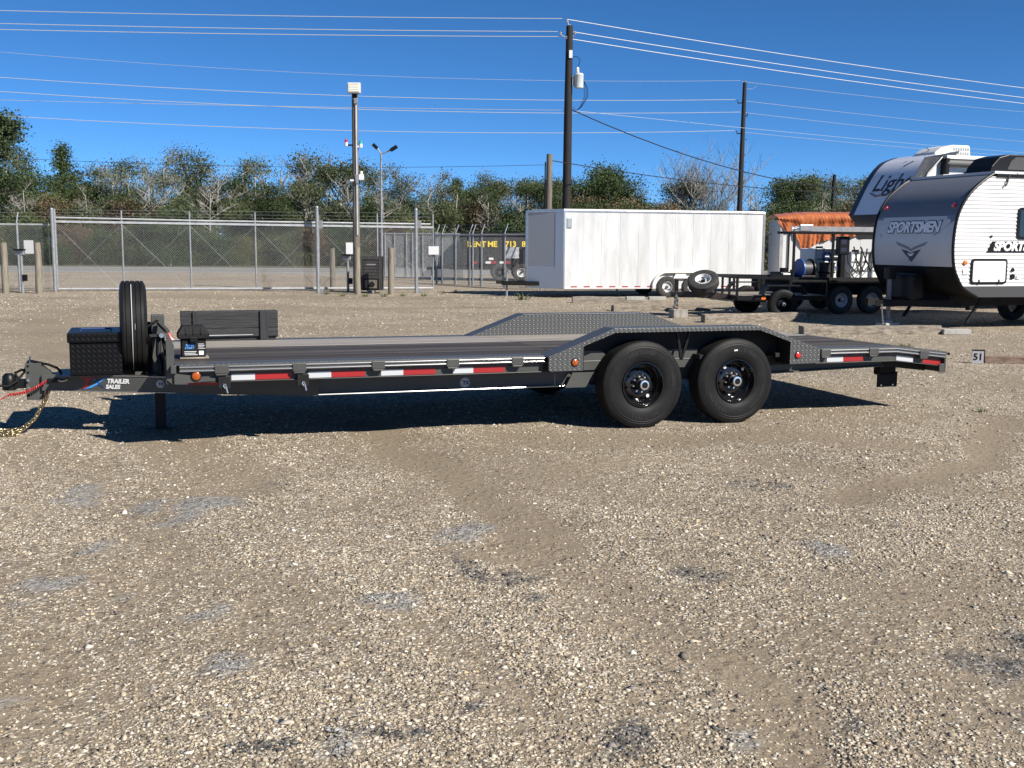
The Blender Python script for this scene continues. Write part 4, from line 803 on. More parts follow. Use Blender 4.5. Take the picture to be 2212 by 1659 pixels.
Y = 85.0; T = thing('utility_pole', 'short plain dark utility pole among the trees beyond the orange tarp', 'utility pole', at0(1793, Y)); MB().tube([(0, 0, -.3), (.12, 0, at(1797, 377, Y).z)], .19, 10, .14).build('pole_shaft', creo, T, True)
Y = 40.0; T = thing('service_pole', 'pale weathered wooden service pole behind the white trailer nose', 'pole', at0(1184, Y)); MB().tube([(0, 0, -.2), (.02, 0, at(1185, 333, Y).z)], .13, 14, .11).build('pole_shaft', oldpole, T, True)
MB().tube([(-.13, -.05, .2), (-.15, -.06, 2.5), (-.13, -.04, at(1185, 350, Y).z)], .025, 6).build('riser_cable', blk, T, True)
wl = M('bare_line', (.75, .75, .74), .35, .6); wb = M('insulated_line', (.012, .012, .013), .5)
def line(lab, p, q, sag, r, mat, group):
    n = 14; pts = []
    for i in range(n + 1): t = i / n; a = p.lerp(q, t); a.z -= sag * 4 * t * (1 - t); pts.append(a)
    o0 = pts[0].copy(); tag(MB().tube(pts, r, 5).build('power_line', mat, None, True, origin=o0), lab, 'power line', group)
g1, l1 = 'bare lines from the transformer pole to the left', 'bare overhead line running left from the transformer pole top'
for (u, v, v0) in ((1215, 40, 15), (1205, 68, 43), (1210, 79, 57)): line(l1, at(u, v, 42), at(-700, v0 - 13, 40), .12, .013, wl, g1)
g2, l2 = 'bare lines from the transformer pole to the right', 'bare overhead line slanting down right from the transformer pole top'
for (u, v, v1) in ((1226, 42, 184), (1238, 69, 202), (1232, 84, 213)): line(l2, at(u, v, 42), at(2212 + 600, v1 + 70, 62), .35, .014, wl, g2)
g3, l3 = 'bare lines to the pole across the road', 'bare overhead line crossing the sky to the pole across the road'
for (u, v, v0) in ((1588, 215, 150), (1603, 242, 182), (1586, 282, 238)): line(l3, at(u, v, 70), at(-500, v0 - 24, 60), .75, .017, wl, g3)
line('thin faint bare line to the top of the pole across the road', at(1600, 174, 70), at(-500, 62, 62), .9, .009, wl, 'single'); line('bare neutral line meeting the transformer pole at mid height', at(1222, 238, 42), at(-500, 200, 44), .1, .009, wl, 'single')
g4, l4 = 'bare lines right of the pole across the road', 'thin bare line falling right from the pole across the road'
for (u, v, v1) in ((1602, 176, 262), (1600, 217, 300), (1606, 243, 325), (1600, 285, 352)): line(l4, at(u, v, 70), at(2500, v1, 120), .3, .011, wl, g4)
line('bare line from the transformer pole down past the far pole', at(1230, 238, 42), at(2450, 345, 95), .2, .009, wl, 'single')
line('thick black service cable sagging from the transformer pole to the right', at(1232, 236, 42), at(1950, 408, 60), .95, .022, wb, 'single'); line('black service cable from the weathered pole to the right', at(1192, 347, 40), at(1950, 418, 58), .35, .017, wb, 'single')
line('thin dark line above the tree tops beyond the gate', at(1180, 356, 62), at(-300, 320, 62), .5, .012, wb, 'single')

# ============================================================ TREES
R2 = np.random.RandomState(5)
def leaf_mat(name, c1, c2, tr=.25):
    m = bpy.data.materials.new(name); m.use_nodes = True; nt = m.node_tree; b = nt.nodes['Principled BSDF']; b.inputs['Roughness'].default_value = .6; b.inputs['Specular IOR Level'].default_value = .3
    g = nt.nodes.new('ShaderNodeNewGeometry'); oi = nt.nodes.new('ShaderNodeObjectInfo'); c = mixc(nt, g.outputs['Random Per Island'], c1, c2)
    hs = nt.nodes.new('ShaderNodeHueSaturation'); mr = nt.nodes.new('ShaderNodeMapRange'); mr.inputs[3].default_value = .75; mr.inputs[4].default_value = 1.25; lk(nt, oi.outputs['Random'], mr.inputs[0]); lk(nt, mr.outputs[0], hs.inputs['Value']); lk(nt, c, hs.inputs['Color']); lk(nt, hs.outputs[0], b.inputs['Base Color'])
    t = nt.nodes.new('ShaderNodeBsdfTranslucent'); lk(nt, hs.outputs[0], t.inputs[0]); mx = nt.nodes.new('ShaderNodeMixShader'); mx.inputs[0].default_value = tr; lk(nt, b.outputs[0], mx.inputs[1]); lk(nt, t.outputs[0], mx.inputs[2]); lk(nt, mx.outputs[0], nt.nodes['Material Output'].inputs[0]); MATS[name] = m; return m
bark = M('bark_grey', (.22, .20, .17), .9, 0, (.38, .36, .32), 6, (3, 3, .6)); barkd = M('bark_dark', (.06, .05, .04), .9, 0, (.14, .12, .10), 6, (3, 3, .6))
lf_dark = leaf_mat('leaf_dark', (0.034, 0.054, 0.016), (0.085, 0.118, 0.042)); lf_olive = leaf_mat('leaf_olive', (0.062, 0.08, 0.03), (0.135, 0.158, 0.072)); lf_grey = leaf_mat('leaf_greyish', (0.1, 0.115, 0.07), (0.2, 0.215, 0.145)); lf_pine = leaf_mat('needle', (0.04, 0.065, 0.025), (0.1, 0.135, 0.055)); lf_rust = leaf_mat('leaf_rust', (0.1, 0.075, 0.04), (0.19, 0.14, 0.08)); lf_yel = leaf_mat('leaf_yellow_green', (0.09, 0.105, 0.03), (0.19, 0.18, 0.07))
def quads(C, s):
    n = len(C); a = R2.randn(n, 3); a /= np.linalg.norm(a, axis=1)[:, None]; b = R2.randn(n, 3); b -= a * (a * b).sum(1)[:, None]; b /= np.linalg.norm(b, axis=1)[:, None]
    sa = (s * R2.uniform(.6, 1.3, n))[:, None]; sb = sa * R2.uniform(.35, .7, n)[:, None]
    V = np.stack([C - a * sa, C + b * sb, C + a * sa, C - b * sb], 1).reshape(-1, 3); return V, np.arange(4 * n).reshape(n, 4)
def tree_proto(name, H, spread, trunk_r, style, nleaf, lsize, clr, lm, bm, seed, start=.25, droop=0.):
    rn = random.Random(seed); tw = MB(); tips = []
    def br(p, d, L, r, depth):
        k = 4; pts = [p]; q = p.copy(); dd = d.copy()
        for i in range(k):
            dd = (dd + Vector((rn.uniform(-1, 1), rn.uniform(-1, 1), rn.uniform(-.5, .8) - droop)) * (.16 if depth else .07)).normalized(); q = q + dd * (L / k); pts.append(q.copy())
        tw.tube(pts, r, 6 if depth < 2 else 3, r * .45)
        if depth >= 1: tips.extend([(pts[-1], depth), (pts[-2], depth), (pts[2], depth)] if depth > 1 else [(pts[-1], depth)])
        if depth >= 3: return
        nb = ({0: 46, 1: 5, 2: 0} if style == 'cone' else {0: 14, 1: 9, 2: 6} if style == 'fan' else {0: rn.randint(8, 11), 1: rn.randint(4, 6), 2: rn.randint(3, 4)})[depth]
        for j in range(nb):
            t = rn.uniform(start if depth == 0 else .3, 1.0); i = min(int(t * k), k - 1); o = pts[i].lerp(pts[i + 1], t * k - i); az = rn.uniform(0, 6.283) + j * 2.4
            if style == 'cone': up = .15; l2 = spread * (1.05 - t) * rn.uniform(.8, 1.1) if depth == 0 else L * .45
            elif style == 'fan': up = 1.3 if depth == 0 else .9; l2 = L * (rn.uniform(.8, 1.15) if depth == 0 else rn.uniform(.5, .7))
            else: up = .55; l2 = (spread * rn.uniform(.55, 1.0) * (1.15 - .55 * t)) if depth == 0 else L * rn.uniform(.4, .65)
            v = Vector((math.cos(az), math.sin(az), up + rn.uniform(-.25, .35))); v = (v + (dd * .35 if depth else Vector())).normalized(); br(o, v, l2, max(r * (.55 if depth else .42), .016 if style == 'fan' else .012 if nleaf < 4500 else .008), depth + 1)
    br(Vector((0, 0, -.1)), Vector((0, 0, 1)), H * (.82 if style != 'fan' else .42), trunk_r, 0)
    T = thing(name, '', 'tree'); tr = tw.build('trunk', bm, T, True, ang=80)
    if nleaf:
        P = np.array([tuple(p) for p, d in tips]); wt = np.array([d for p, d in tips], float); P = P[wt >= 2] if (wt >= 2).any() else P
        C = P[R2.randint(0, len(P), nleaf)] + R2.randn(nleaf, 3) * clr * np.array([1, 1, .75]); C = C[C[:, 2] > .15]
        
        if 'shrub' in name:
            rr, aa = 1.9 * np.sqrt(R2.rand(2200)), R2.rand(2200) * 6.28; C = np.concatenate([C, np.stack([rr * np.cos(aa), rr * np.sin(aa), R2.rand(2200) ** 1.2 * 1.3 + .02], 1)])
        V, Q = quads(C, lsize); np_mesh('crown', V, Q, lm, T)
    return T
def set_lab(o, lab, grp): o['label'] = lab; o['group'] = grp
PR = {}
PR['oak'] = [tree_proto('oak_tree', 7.5, 3.0, .16, 'round', 15000, .08, .45, lf_dark, barkd, s, .14) for s in (1, 2, 3)]
PR['olive'] = [tree_proto('scrub_tree', 7.8, 2.5, .11, 'round', 9500, .075, .40, lf_olive, bark, s, .24) for s in (11, 12, 13)]
PR['grey'] = [tree_proto('thin_tree', 8.3, 2.4, .10, 'round', 3800, .07, .38, lf_grey, bark, s, .3) for s in (21, 22, 23)]
PR['bare'] = [tree_proto('bare_tree', 8.0, 2.6, .10, 'round', 260, .07, .4, lf_grey, bark, s, .3) for s in (31, 32)]
PR['cedar'] = [tree_proto('cedar_tree', 8.4, 1.7, .13, 'cone', 7000, .07, .24, lf_dark, barkd, 41, .1)]
PR['fan'] = [tree_proto('fan_crowned_tree', 10.5, 3.5, .14, 'fan', 1500, .07, .4, lf_grey, bark, 51, .35)]
PR['shrub'] = [tree_proto('thicket_shrub', 3.4, 1.7, .05, 'round', 7500, .07, .36, m_, bark, s, .05) for s, m_ in ((61, lf_dark), (62, lf_olive), (63, lf_dark), (64, lf_rust), (65, lf_yel))]
PR['pine'] = [tree_proto('pine_tree', 13.0, 3.2, .24, 'round', 16000, .10, .42, lf_pine, barkd, 71, .35)]
LAB = {'oak': ('dense dark green oak in the wood across the road', 'dense oaks across the road'), 'olive': ('olive green scrub tree in the wood across the road', 'olive scrub trees across the road'), 'grey': ('thin grey green tree with pale twigs across the road', 'thin grey trees across the road'), 'bare': ('nearly leafless tree with pale branches across the road', 'leafless trees across the road'), 'cedar': ('pointed dark cedar rising above the wood across the road', 'cedars across the road'), 'shrub': ('leafy shrub in the thicket edging the far roadside', 'thicket shrubs along the road')}
first = set()
def plant(kind, u, vtop, Y, rz=None, sc=None, lab=None, grp=None, wide=1.0):
    lst = PR[kind]; k = rnd.randrange(len(lst)); src = lst[k]
    if (kind, k) in first: o = copy_tree(src)
    else: o = src; first.add((kind, k))
    P = at0(u, Y); H0 = max(max(v[2] for v in [c.bound_box[i] for i in range(8)]) for c in src.children); h = at(u, vtop, Y).z
    s = sc or h / H0; o.location = P; o.scale = (s * wide, s * wide, s); o.rotation_euler = (0, 0, rnd.uniform(0, 6.28) if rz is None else rz)
    if lab: l, g = lab, grp
    else:
        l, g = LAB[kind]
        if kind == 'shrub': l = ['dark green', 'olive', 'deep green', 'rust brown', 'yellow green'][k] + ' leafy shrub in the roadside thicket'
        l = l.replace(' in the wood across the road', '').replace(' across the road', '').replace(' above the wood', '') + ' ' + next(p for m_, p in ((115, 'beyond the fence by the keypad stand'), (690, 'beyond the sliding gate'), (945, 'beyond the floodlight pole and cabinet'), (1230, 'beyond the dump trailer'), (1660, 'beyond the white enclosed trailer'), (1880, 'beyond the orange tarp'), (9999, 'beyond the campers')) if u < m_)
    o['label'] = l
    if g: o['group'] = g
    elif 'group' in o: del o['group']
    return o
skyline = [(-60, 320, 'oak'), (-20, 330, 'grey'), (30, 300, 'grey'), (72, 303, 'olive'), (100, 352, 'oak'), (139, 297, 'cedar'), (180, 342, 'oak'), (215, 345, 'olive'), (255, 338, 'grey'), (290, 325, 'olive'), (325, 330, 'grey'), (362, 322, 'grey'), (400, 306, 'grey'), (437, 310, 'olive'), (470, 335, 'bare'), (490, 362, 'oak'), (525, 330, 'grey'), (560, 322, 'olive'), (600, 318, 'bare'), (640, 310, 'olive'), (680, 312, 'bare'), (700, 308, 'bare'), (735, 330, 'olive'), (790, 345, 'olive'), (820, 352, 'bare'), (855, 340, 'grey'), (885, 385, 'oak'), (920, 362, 'bare'), (952, 360, 'grey'), (990, 375, 'cedar'), (1010, 395, 'oak'), (1045, 358, 'grey'), (1075, 374, 'olive'), (1110, 370, 'bare'), (1145, 370, 'olive'), (1175, 372, 'olive'), (1210, 388, 'oak')]
for i, (u, v, k) in enumerate(skyline): plant(k, u, v, rnd.uniform(78, 88))
for u, v, k, Y in ((1265, 370, 'oak', 84), (1312, 338, 'oak', 86), (1285, 352, 'oak', 85), (1335, 365, 'oak', 84), (1375, 395, 'grey', 86), (1410, 428, 'olive', 95), (1445, 425, 'olive', 95), (1490, 375, 'olive', 88), (1560, 420, 'grey', 90), (1625, 388, 'bare', 92), (1660, 378, 'grey', 92), (1695, 372, 'oak', 90), (1728, 365, 'olive', 90), (1755, 385, 'oak', 92), (1790, 366, 'grey', 95), (1820, 372, 'olive', 96), (1850, 375, 'grey', 98), (1890, 370, 'olive', 98), (1950, 380, 'olive', 98), (2030, 390, 'oak', 98), (2120, 400, 'oak', 98), (2200, 400, 'olive', 98), (2290, 390, 'oak', 98)): plant(k, u, v, Y)
plant('fan', 1524, 286, 86, .4, None, 'tall fan crowned tree with sparse leaves beside the far pole', None)
plant('pine', -30, 178, 62, 1.2, None, 'tall pine tree at the edge of the wood beyond the fence', None, 1.25)
for u, v in ((60, 372), (200, 385), (330, 360), (455, 378), (585, 365), (655, 345), (760, 362), (835, 372), (935, 395), (1060, 400), (1130, 405), (1640, 400), (1770, 395)): plant('bare', u, v, rnd.uniform(75.5, 77.5))
for i in range(15): plant(rnd.choice(['oak', 'oak', 'olive']), -80 + i * 95 + rnd.uniform(-25, 25), rnd.uniform(375, 425), rnd.uniform(74, 80))
for i in range(84):
    u = -120 + i * 26 + rnd.uniform(-10, 10); plant('shrub', u, rnd.uniform(455, 505) if i % 2 else rnd.uniform(405, 450), rnd.uniform(70.5, 75) if i % 2 else rnd.uniform(75, 79), wide=1.25 if i % 2 else 1.0)
for i in range(10): plant('shrub', 1240 + i * 70 + rnd.uniform(-15, 15), rnd.uniform(430, 470), rnd.uniform(76, 86), wide=1.4)
for k in PR:
    for i, o in enumerate(PR[k]):
        if (k, i) not in first: plant(k, 500 + 60 * i, 360, 92); first.add((k, i))
#==SPLIT==

# ============================================================ WHITE ENCLOSED TRAILER
def simple_wheel(T, x, y, z, R, side=-1, rim=None, tm=None, name='wheel'):
    return wheel(T, x, y, z, side, name, R / .4, (), rim or white, tm or rub_old, False, True, True)
def cargo():
    P, Q = at0(1217, 32.9), at0(1651, 34.35); rz = math.atan2(Q.y - P.y, Q.x - P.x); L = (Q - P).length; F = Frame(P, rz); W_ = 2.15
    T = thing('enclosed_trailer', 'white enclosed cargo trailer with aluminium wedge nose parked by the fence', 'trailer', P, rz)
    zb, zt = F.px(1214, 624, 0).z, F.px(1217, 453, 0).z; ax = F.px(1137, 540, W_ / 2).x
    wp = M('dirty_white_panel', (.47, .475, .475), .42, 0, (.645, .648, .645), 1.6, (1.8, 1, .3)); greyp = M('nose_panel', (.42, .43, .45), .5)
    n = 11
    for i in range(n): MB().box(.02 + i * (L - .04) / n, .02 + (i + 1) * (L - .04) / n - .004, 0, .012, zb + .09, zt - .07).build('side_panel', wp, T, bevel=.002)
    m = MB(); m.prism([(0.0, .013), (L, .013), (L, W_), (0, W_), (ax + .1, W_ / 2 + .12), (ax + .1, W_ / 2 - .12)], zb + .03, zt - .05, 'z'); m.build('body_core', alu, T)
    m = MB(); pts = [(0, -.012), (L + .01, -.012), (L + .01, W_ + .012), (0, W_ + .012), (ax + .02, W_ / 2 + .16), (ax - .02, W_ / 2), (ax + .02, W_ / 2 - .16)]; m.prism(pts, zt - .075, zt, 'z'); m.build('roof_trim', alu, T, bevel=.012)
    m = MB(); m.prism([(.02, .03), (L - .02, .03), (L - .02, W_ - .03), (.02, W_ - .03), (ax + .15, W_ / 2)], zt + .003, zt + .03, 'z'); m.build('roof', white, T)
    MB().box(0, L, -.008, .012, zb, zb + .088).build('bottom_rail', M('rail_white', (.62, .62, .61), .4), T)
    MB().box(L - .06, L + .012, -.012, .02, zb, zt - .07).build('corner_post', alu, T)
    for i in range(14):
        x = .25 + i * .41
        if 2.75 < x < 4.6: continue
        MB().box(x, x + .2, -.012, -.008, zb + .045, zb + .08).build('reflective_tape', red_tape, T)
    # nose: wrapped tread-plate corner, grey panel, lower tread plate
    a = Vector((0, 0, 0)); b = Vector((ax, W_ / 2 - .10, 0)); d = (b - a).normalized(); nn = Vector((d.y, -d.x, 0)); nn = nn if nn.y < 0 else -nn; Ln = (b - a).length
    def nbox(s0, s1, z0, z1, t, mat, name):
        p = [a + d * s0, a + d * s1]; m = MB(); m.add([p[0] + Vector((0, 0, z0)), p[1] + Vector((0, 0, z0)), p[1] + nn * t + Vector((0, 0, z0)), p[0] + nn * t + Vector((0, 0, z0)), p[0] + Vector((0, 0, z1)), p[1] + Vector((0, 0, z1)), p[1] + nn * t + Vector((0, 0, z1)), p[0] + nn * t + Vector((0, 0, z1))], [(0, 3, 2, 1), (4, 5, 6, 7), (0, 1, 5, 4), (1, 2, 6, 5), (2, 3, 7, 6), (3, 0, 4, 7)]); return m.build(name, mat, T, bevel=.002)
    zs = F.px(1180, 575, .5).z
    nbox(.28, Ln - .04, zs, zt - .075, .012, greyp, 'nose_panel'); nbox(.0, .28, zb, zt - .075, .016, plate_a, 'nose_corner'); nbox(.28, Ln, zb, zs, .014, plate_a, 'stone_guard'); nbox(Ln - .04, Ln + .05, zs, zt - .075, .016, alu, 'nose_edge')
    MB().box(0, .05, -.014, .012, zb, zt - .075).build('nose_trim', alu, T); MB().box(ax - .01, ax + .05, W_ / 2 - .13, W_ / 2 + .13, zb, zt - .075).build('nose_cap', alu, T, bevel=.02)
    w0, w1 = F.px(1224, 493, 0), F.px(1235, 470, 0); MB().box(w0.x, w1.x, -.02, 0, w0.z, w1.z).build('vent_frame', alu, T, bevel=.01); MB().box(w0.x + .03, w1.x - .03, -.026, -.02, w0.z + .04, w1.z - .04).build('vent_flap', M('vent_grey', (.3, .34, .34), .4), T)
    # fender and wheels
    wx = F.px(1440, 621, 0).x; R_ = .335; xm = wx + .42
    def arch(r0, r1, y0, y1, mat, name):
        m = MB(); k = 18; P_ = []
        for i in range(k + 1):
            t = math.pi * (1 - i / k); cx = wx if t > math.pi / 2 else wx + .84; P_.append((cx, t))
        for (c0, t0), (c1, t1) in zip(P_[:-1], P_[1:]):
            q = [(c0 + r0 * math.cos(t0), R_ + r0 * math.sin(t0)), (c1 + r0 * math.cos(t1), R_ + r0 * math.sin(t1)), (c1 + r1 * math.cos(t1), R_ + r1 * math.sin(t1)), (c0 + r1 * math.cos(t0), R_ + r1 * math.sin(t0))]; m.prism(q, y0, y1)
        return m.build(name, mat, T)
    arch(.44, .50, -.10, .0, M('fender_cream', (.7, .69, .63), .4), 'wheel_fender'); arch(.0, .44, .013, .02, blkm, 'wheel_well'); MB().prism([(wx + .18, .60), (wx + .66, .60), (wx + .58, .74), (wx + .26, .74)], -.09, -.02).build('fender_web', 'fender_cream', T)
    for x in (wx, wx + .84): simple_wheel(T, x, .02, R_, R_, -1, alu); simple_wheel(T, x, W_ - .02, R_, R_, 1, alu)
    m = MB(); m.box(.1, L, .1, .2, .3, zb); m.box(.1, L, W_ - .2, W_ - .1, .3, zb); m.build('chassis', blkm, T)
    for s in (0, 1):
        MB().bar((.6, .25 if s == 0 else W_ - .25, .42), (ax - .75, W_ / 2 + (-.05 if s == 0 else .05), .42), .08, .13).build('tongue_rail', blkm, T)
    MB().box(ax - .95, ax - .7, W_ / 2 - .06, W_ / 2 + .06, .40, .50).build('coupler', blkm, T); MB().cyl((ax - .62, W_ / 2, -.02), (ax - .62, W_ / 2, .75), .035, n=8).build('jack', galv, T, True)
cargo()
# ============================================================ DUMP TRAILER beyond the fence
def dump():
    P = gnd(1010, 607); F = Frame(P, math.radians(2)); T = thing('dump_trailer', 'black dump trailer with yellow rental lettering behind the fence', 'trailer', P, F.rz)
    z0, z1 = F.px(1060, 572, 0).z, F.px(1060, 506, 0).z; x0 = F.px(995, 540, 0).x; x1 = x0 + 4.6
    MB().box(x0, x1, .0, 2.0, z0, z1).build('dump_box', blkm, T, bevel=.02)
    for i in range(9): MB().box(x0 + .1 + i * .54, x0 + .17 + i * .54, -.045, 0, z0, z1).build('rib', blkm, T)
    MB().box(x0 - .02, x1, -.06, .02, z1 - .02, z1 + .08).build('top_rim', blkm, T); MB().box(x0 - .5, x1, .1, 1.9, z0 - .22, z0).build('frame', blkm, T)
    yel = M('yellow_letters', (.85, .62, .02), .5)
    for s, u in (('RENT', 1009), ('ME', 1053), ('713', 1091), ('8', 1127)):
        c = F.px(u, 533, -.05); MB().text(s, lambda X, Y, Z, c=c: (c.x + X, -.052 - (.002 if Z > 0 else 0), c.z + Y), .34, 0, .008, .001, .95).build('lettering', yel, T)
    for u, w_ in ((1055, white), (1066, red_tape), (1085, white), (1096, red_tape), (1025, red_tape)):
        c = F.px(u, 567, -.05); MB().box(c.x - .12, c.x + .12, -.055, -.04, c.z - .05, c.z + .05).build('reflective_tape', w_, T)
    c = F.px(1061, 559, -.05); MB().box(c.x - .1, c.x + .1, -.055, -.04, c.z - .05, c.z + .05).build('plate', white, T)
    for u in (1079, 1126): x = F.px(u, 590, 0).x; simple_wheel(T, x, -.05, .38, .38, -1, white if u > 1100 else blk); simple_wheel(T, x, 2.05, .38, .38, 1)
    MB().bar((x0 - .4, .5, z0 - .12), (x0 - 1.5, 1.0, z0 - .2), .1, .12).build('tongue', blkm, T); MB().bar((x0 - .4, 1.5, z0 - .12), (x0 - 1.5, 1.0, z0 - .2), .1, .12).build('tongue', blkm, T); MB().cyl((x0 - 1.3, 1.0, 0), (x0 - 1.3, 1.0, .7), .04, n=8).build('jack', galv, T)
dump()
# ============================================================ BLACK UTILITY TRAILER with tilted spare wheel
def utility():
    P = at0(1463, 25.0); T = thing('utility_trailer', 'black open utility trailer with pipe rails and tilted spare wheel', 'trailer', P, .15); up = .93; bed = .47
    for s in (-1, 1):
        MB().bar((.15, 0.03 * s, .52), (1.9, .75 * s, bed - .05), .06, .13).build('tongue_rail', blk if s > 0 else M('rusty_black', (.02, .017, .016), .6, 0, (.09, .055, .04), 3), T)
        MB().bar((1.13, .95 * s, up), (3.3, .95 * s, up - .03), .055, .055).build('top_rail', blk, T); MB().bar((1.13, .95 * s, bed), (3.3, .95 * s, bed), .06, .1).build('bed_rail', blk, T)
        for x in (1.13, 1.75, 2.4, 3.28): MB().bar((x, .95 * s, bed), (x, .95 * s, up), .05, .05).build('rail_upright', blk, T)
        m = MB(); m.box(1.75, 2.55, *sorted((.98 * s, 1.24 * s)), .74, .765); m.prism([(1.75, .765), (1.62, .56), (1.64, .55), (1.77, .74)], *sorted((.98 * s, 1.24 * s))); m.prism([(2.55, .765), (2.68, .56), (2.66, .55), (2.53, .74)], *sorted((.98 * s, 1.24 * s))); m.build('fender', blk, T)
        simple_wheel(T, 2.15, 1.10 * s, .335, .335, -1 if s < 0 else 1, blk, rub)
    MB().bar((1.13, -.95, up), (1.13, .95, up), .055, .055).build('front_rail', blk, T); MB().bar((1.13, -.95, bed), (1.13, .95, bed), .06, .1).build('front_bed_rail', blk, T)
    for y in (-.45, 0.02, .5): MB().bar((1.13, y, bed), (1.13, y, up), .045, .045).build('rail_upright', blk, T)
    for i in range(8): MB().box(1.16, 3.28, -.92 + i * .231, -.92 + i * .231 + .222, bed + .02, bed + .055).build('bed_plank', tie2, T)
    MB().box(1.7, 1.8, -.985, -.975, bed - .04, bed + .03).build('marker_light', M('orange_marker', (.7, .16, .02), .3), T)
    MB().box(-.12, .18, -.05, .05, .47, .57).build('coupler', blk, T, bevel=.01); MB().box(-.03, .05, -.045, .035, .16, .86).build('jack', blk, T, bevel=.01); MB().cyl((.01, -.005, .19), (.01, -.005, .24), .07, n=10).build('jack_base', M('rust', (.2, .08, .04), .8), T)
    m = MB()
    for i in range(7): m.torus(Matrix.Translation((-.02 + .03 * math.sin(i * 2.1), -.09, .48 - i * .045)) @ Matrix.Rotation(i * 1.57 + .4, 4, 'Z') @ Matrix.Rotation(1.57, 4, 'Y'), .022, .007, 8, 5, .012)
    m.build('safety_chain', galv, T, True)
    w_ = simple_wheel(T, .62, -.10, .80, .36, -1, white, rub_old, 'spare_wheel'); w_.rotation_euler = (math.radians(-62), math.radians(-24), math.radians(8)); MB().bar((.62, 0, .50), (.64, -.03, .80), .08, .08).build('spare_mount', blk, T)
utility()
def block(name, label, u, v, w, d, h, rz, mat, holes=False, z=0):
    P = gnd(u, v, z); o = MB()
    if holes:
        for x0, x1 in ((-w / 2, -w / 2 + .03), (-.015, .015), (w / 2 - .03, w / 2)): o.box(x0, x1, -d / 2, d / 2, 0, h)
        o.box(-w / 2 + .03, -.015, -d / 2, -d / 2 + .03, 0, h); o.box(-w / 2 + .03, -.015, d / 2 - .03, d / 2, 0, h); o.box(.015, w / 2 - .03, -d / 2, -d / 2 + .03, 0, h); o.box(.015, w / 2 - .03, d / 2 - .03, d / 2, 0, h)
    else: o.box(-w / 2, w / 2, -d / 2, d / 2, 0, h)
    ob = o.build(name, mat, None, bevel=.008); ob.location = P; ob.rotation_euler = (0, 0, rz); return tag(ob, label, 'block')
block('concrete_block', 'grey hollow concrete block under the utility trailer jack', 1465, 686, .40, .20, .195, .5, concd, True)
# ---- railroad ties and blocks on the ground
def timber(label, p, q, h, mat, cat='timber', wd=.2):
    d = (q - p); L = d.length; rz = math.atan2(d.y, d.x); m = MB(); n = 12; rn = random.Random(int(L * 1000)); vs = []
    for i in range(n + 1):
        for y, z in ((0, -.01), (wd, -.01), (wd, h), (0, h)): vs.append((L * i / n + rn.uniform(-.008, .008), y + rn.uniform(-.011, .011), z + (rn.uniform(-.012, .010) if z > 0 else 0)))
    fs = [(i * 4 + j, i * 4 + (j + 1) % 4, i * 4 + 4 + (j + 1) % 4, i * 4 + 4 + j) for i in range(n) for j in range(4)] + [(3, 2, 1, 0), (n * 4, n * 4 + 1, n * 4 + 2, n * 4 + 3)]
    o = m.add(vs, fs).build('railroad_tie', mat, None, bevel=.012); o.location = p; o.rotation_euler = (0, 0, rz); return tag(o, label, cat)
timber('old timber beam with two pale blocks on it beside the white trailer', gnd(1236, 655), gnd(1427, 656), .18, tie2); timber('weathered timber beam beyond the concrete block under the jack', gnd(1325, 673), gnd(1536, 671), .15, tie); timber('long rotten timber beam lying beyond the equipment trailer fenders', gnd(1522, 698), gnd(1742, 694), .19, tie); timber('long weathered timber beam lying in front of the travel trailer', gnd(1735, 724), gnd(2034, 722), .16, tie, wd=.22); timber('reddish brown timber beam behind the number board', gnd(2126, 784), gnd(2420, 792), .10, tie3)
P = gnd(1373, 656); block('cap_block', 'pale flat concrete block lying on the timber beam, beside its twin', 1372, 648, .50, .2, .095, .1, conc, z=.165); block('cap_block', 'pale flat concrete block near the timber end at the white trailer wheel', 1419, 648, .46, .2, .095, .1, conc, z=.165)
block('flat_block', 'flat grey block at the end of the long timber by the travel trailer', 2063, 722, .52, .2, .10, .05, conc)
def board51():
    P = gnd(2112, 785); T = thing('number_board', 'small white board with the number 51 propped against a timber', 'sign', P, -.12); MB().box(-.082, .082, 0, .012, 0, .19).build('board', M('board_white', (.34, .335, .35), .6), T); MB().box(-.088, .088, -.005, .018, .182, .198).build('board_cap', blk, T); MB().box(.083, .093, -.004, .014, 0, .19).build('board_edge', blk, T)
    MB().text('51', lambda X, Y, Z: (-.068 + X, -.003 - (.001 if Z > 0 else 0), .05 + Y), .135, 0, .003, .001).build('numerals', blk, T)
board51()
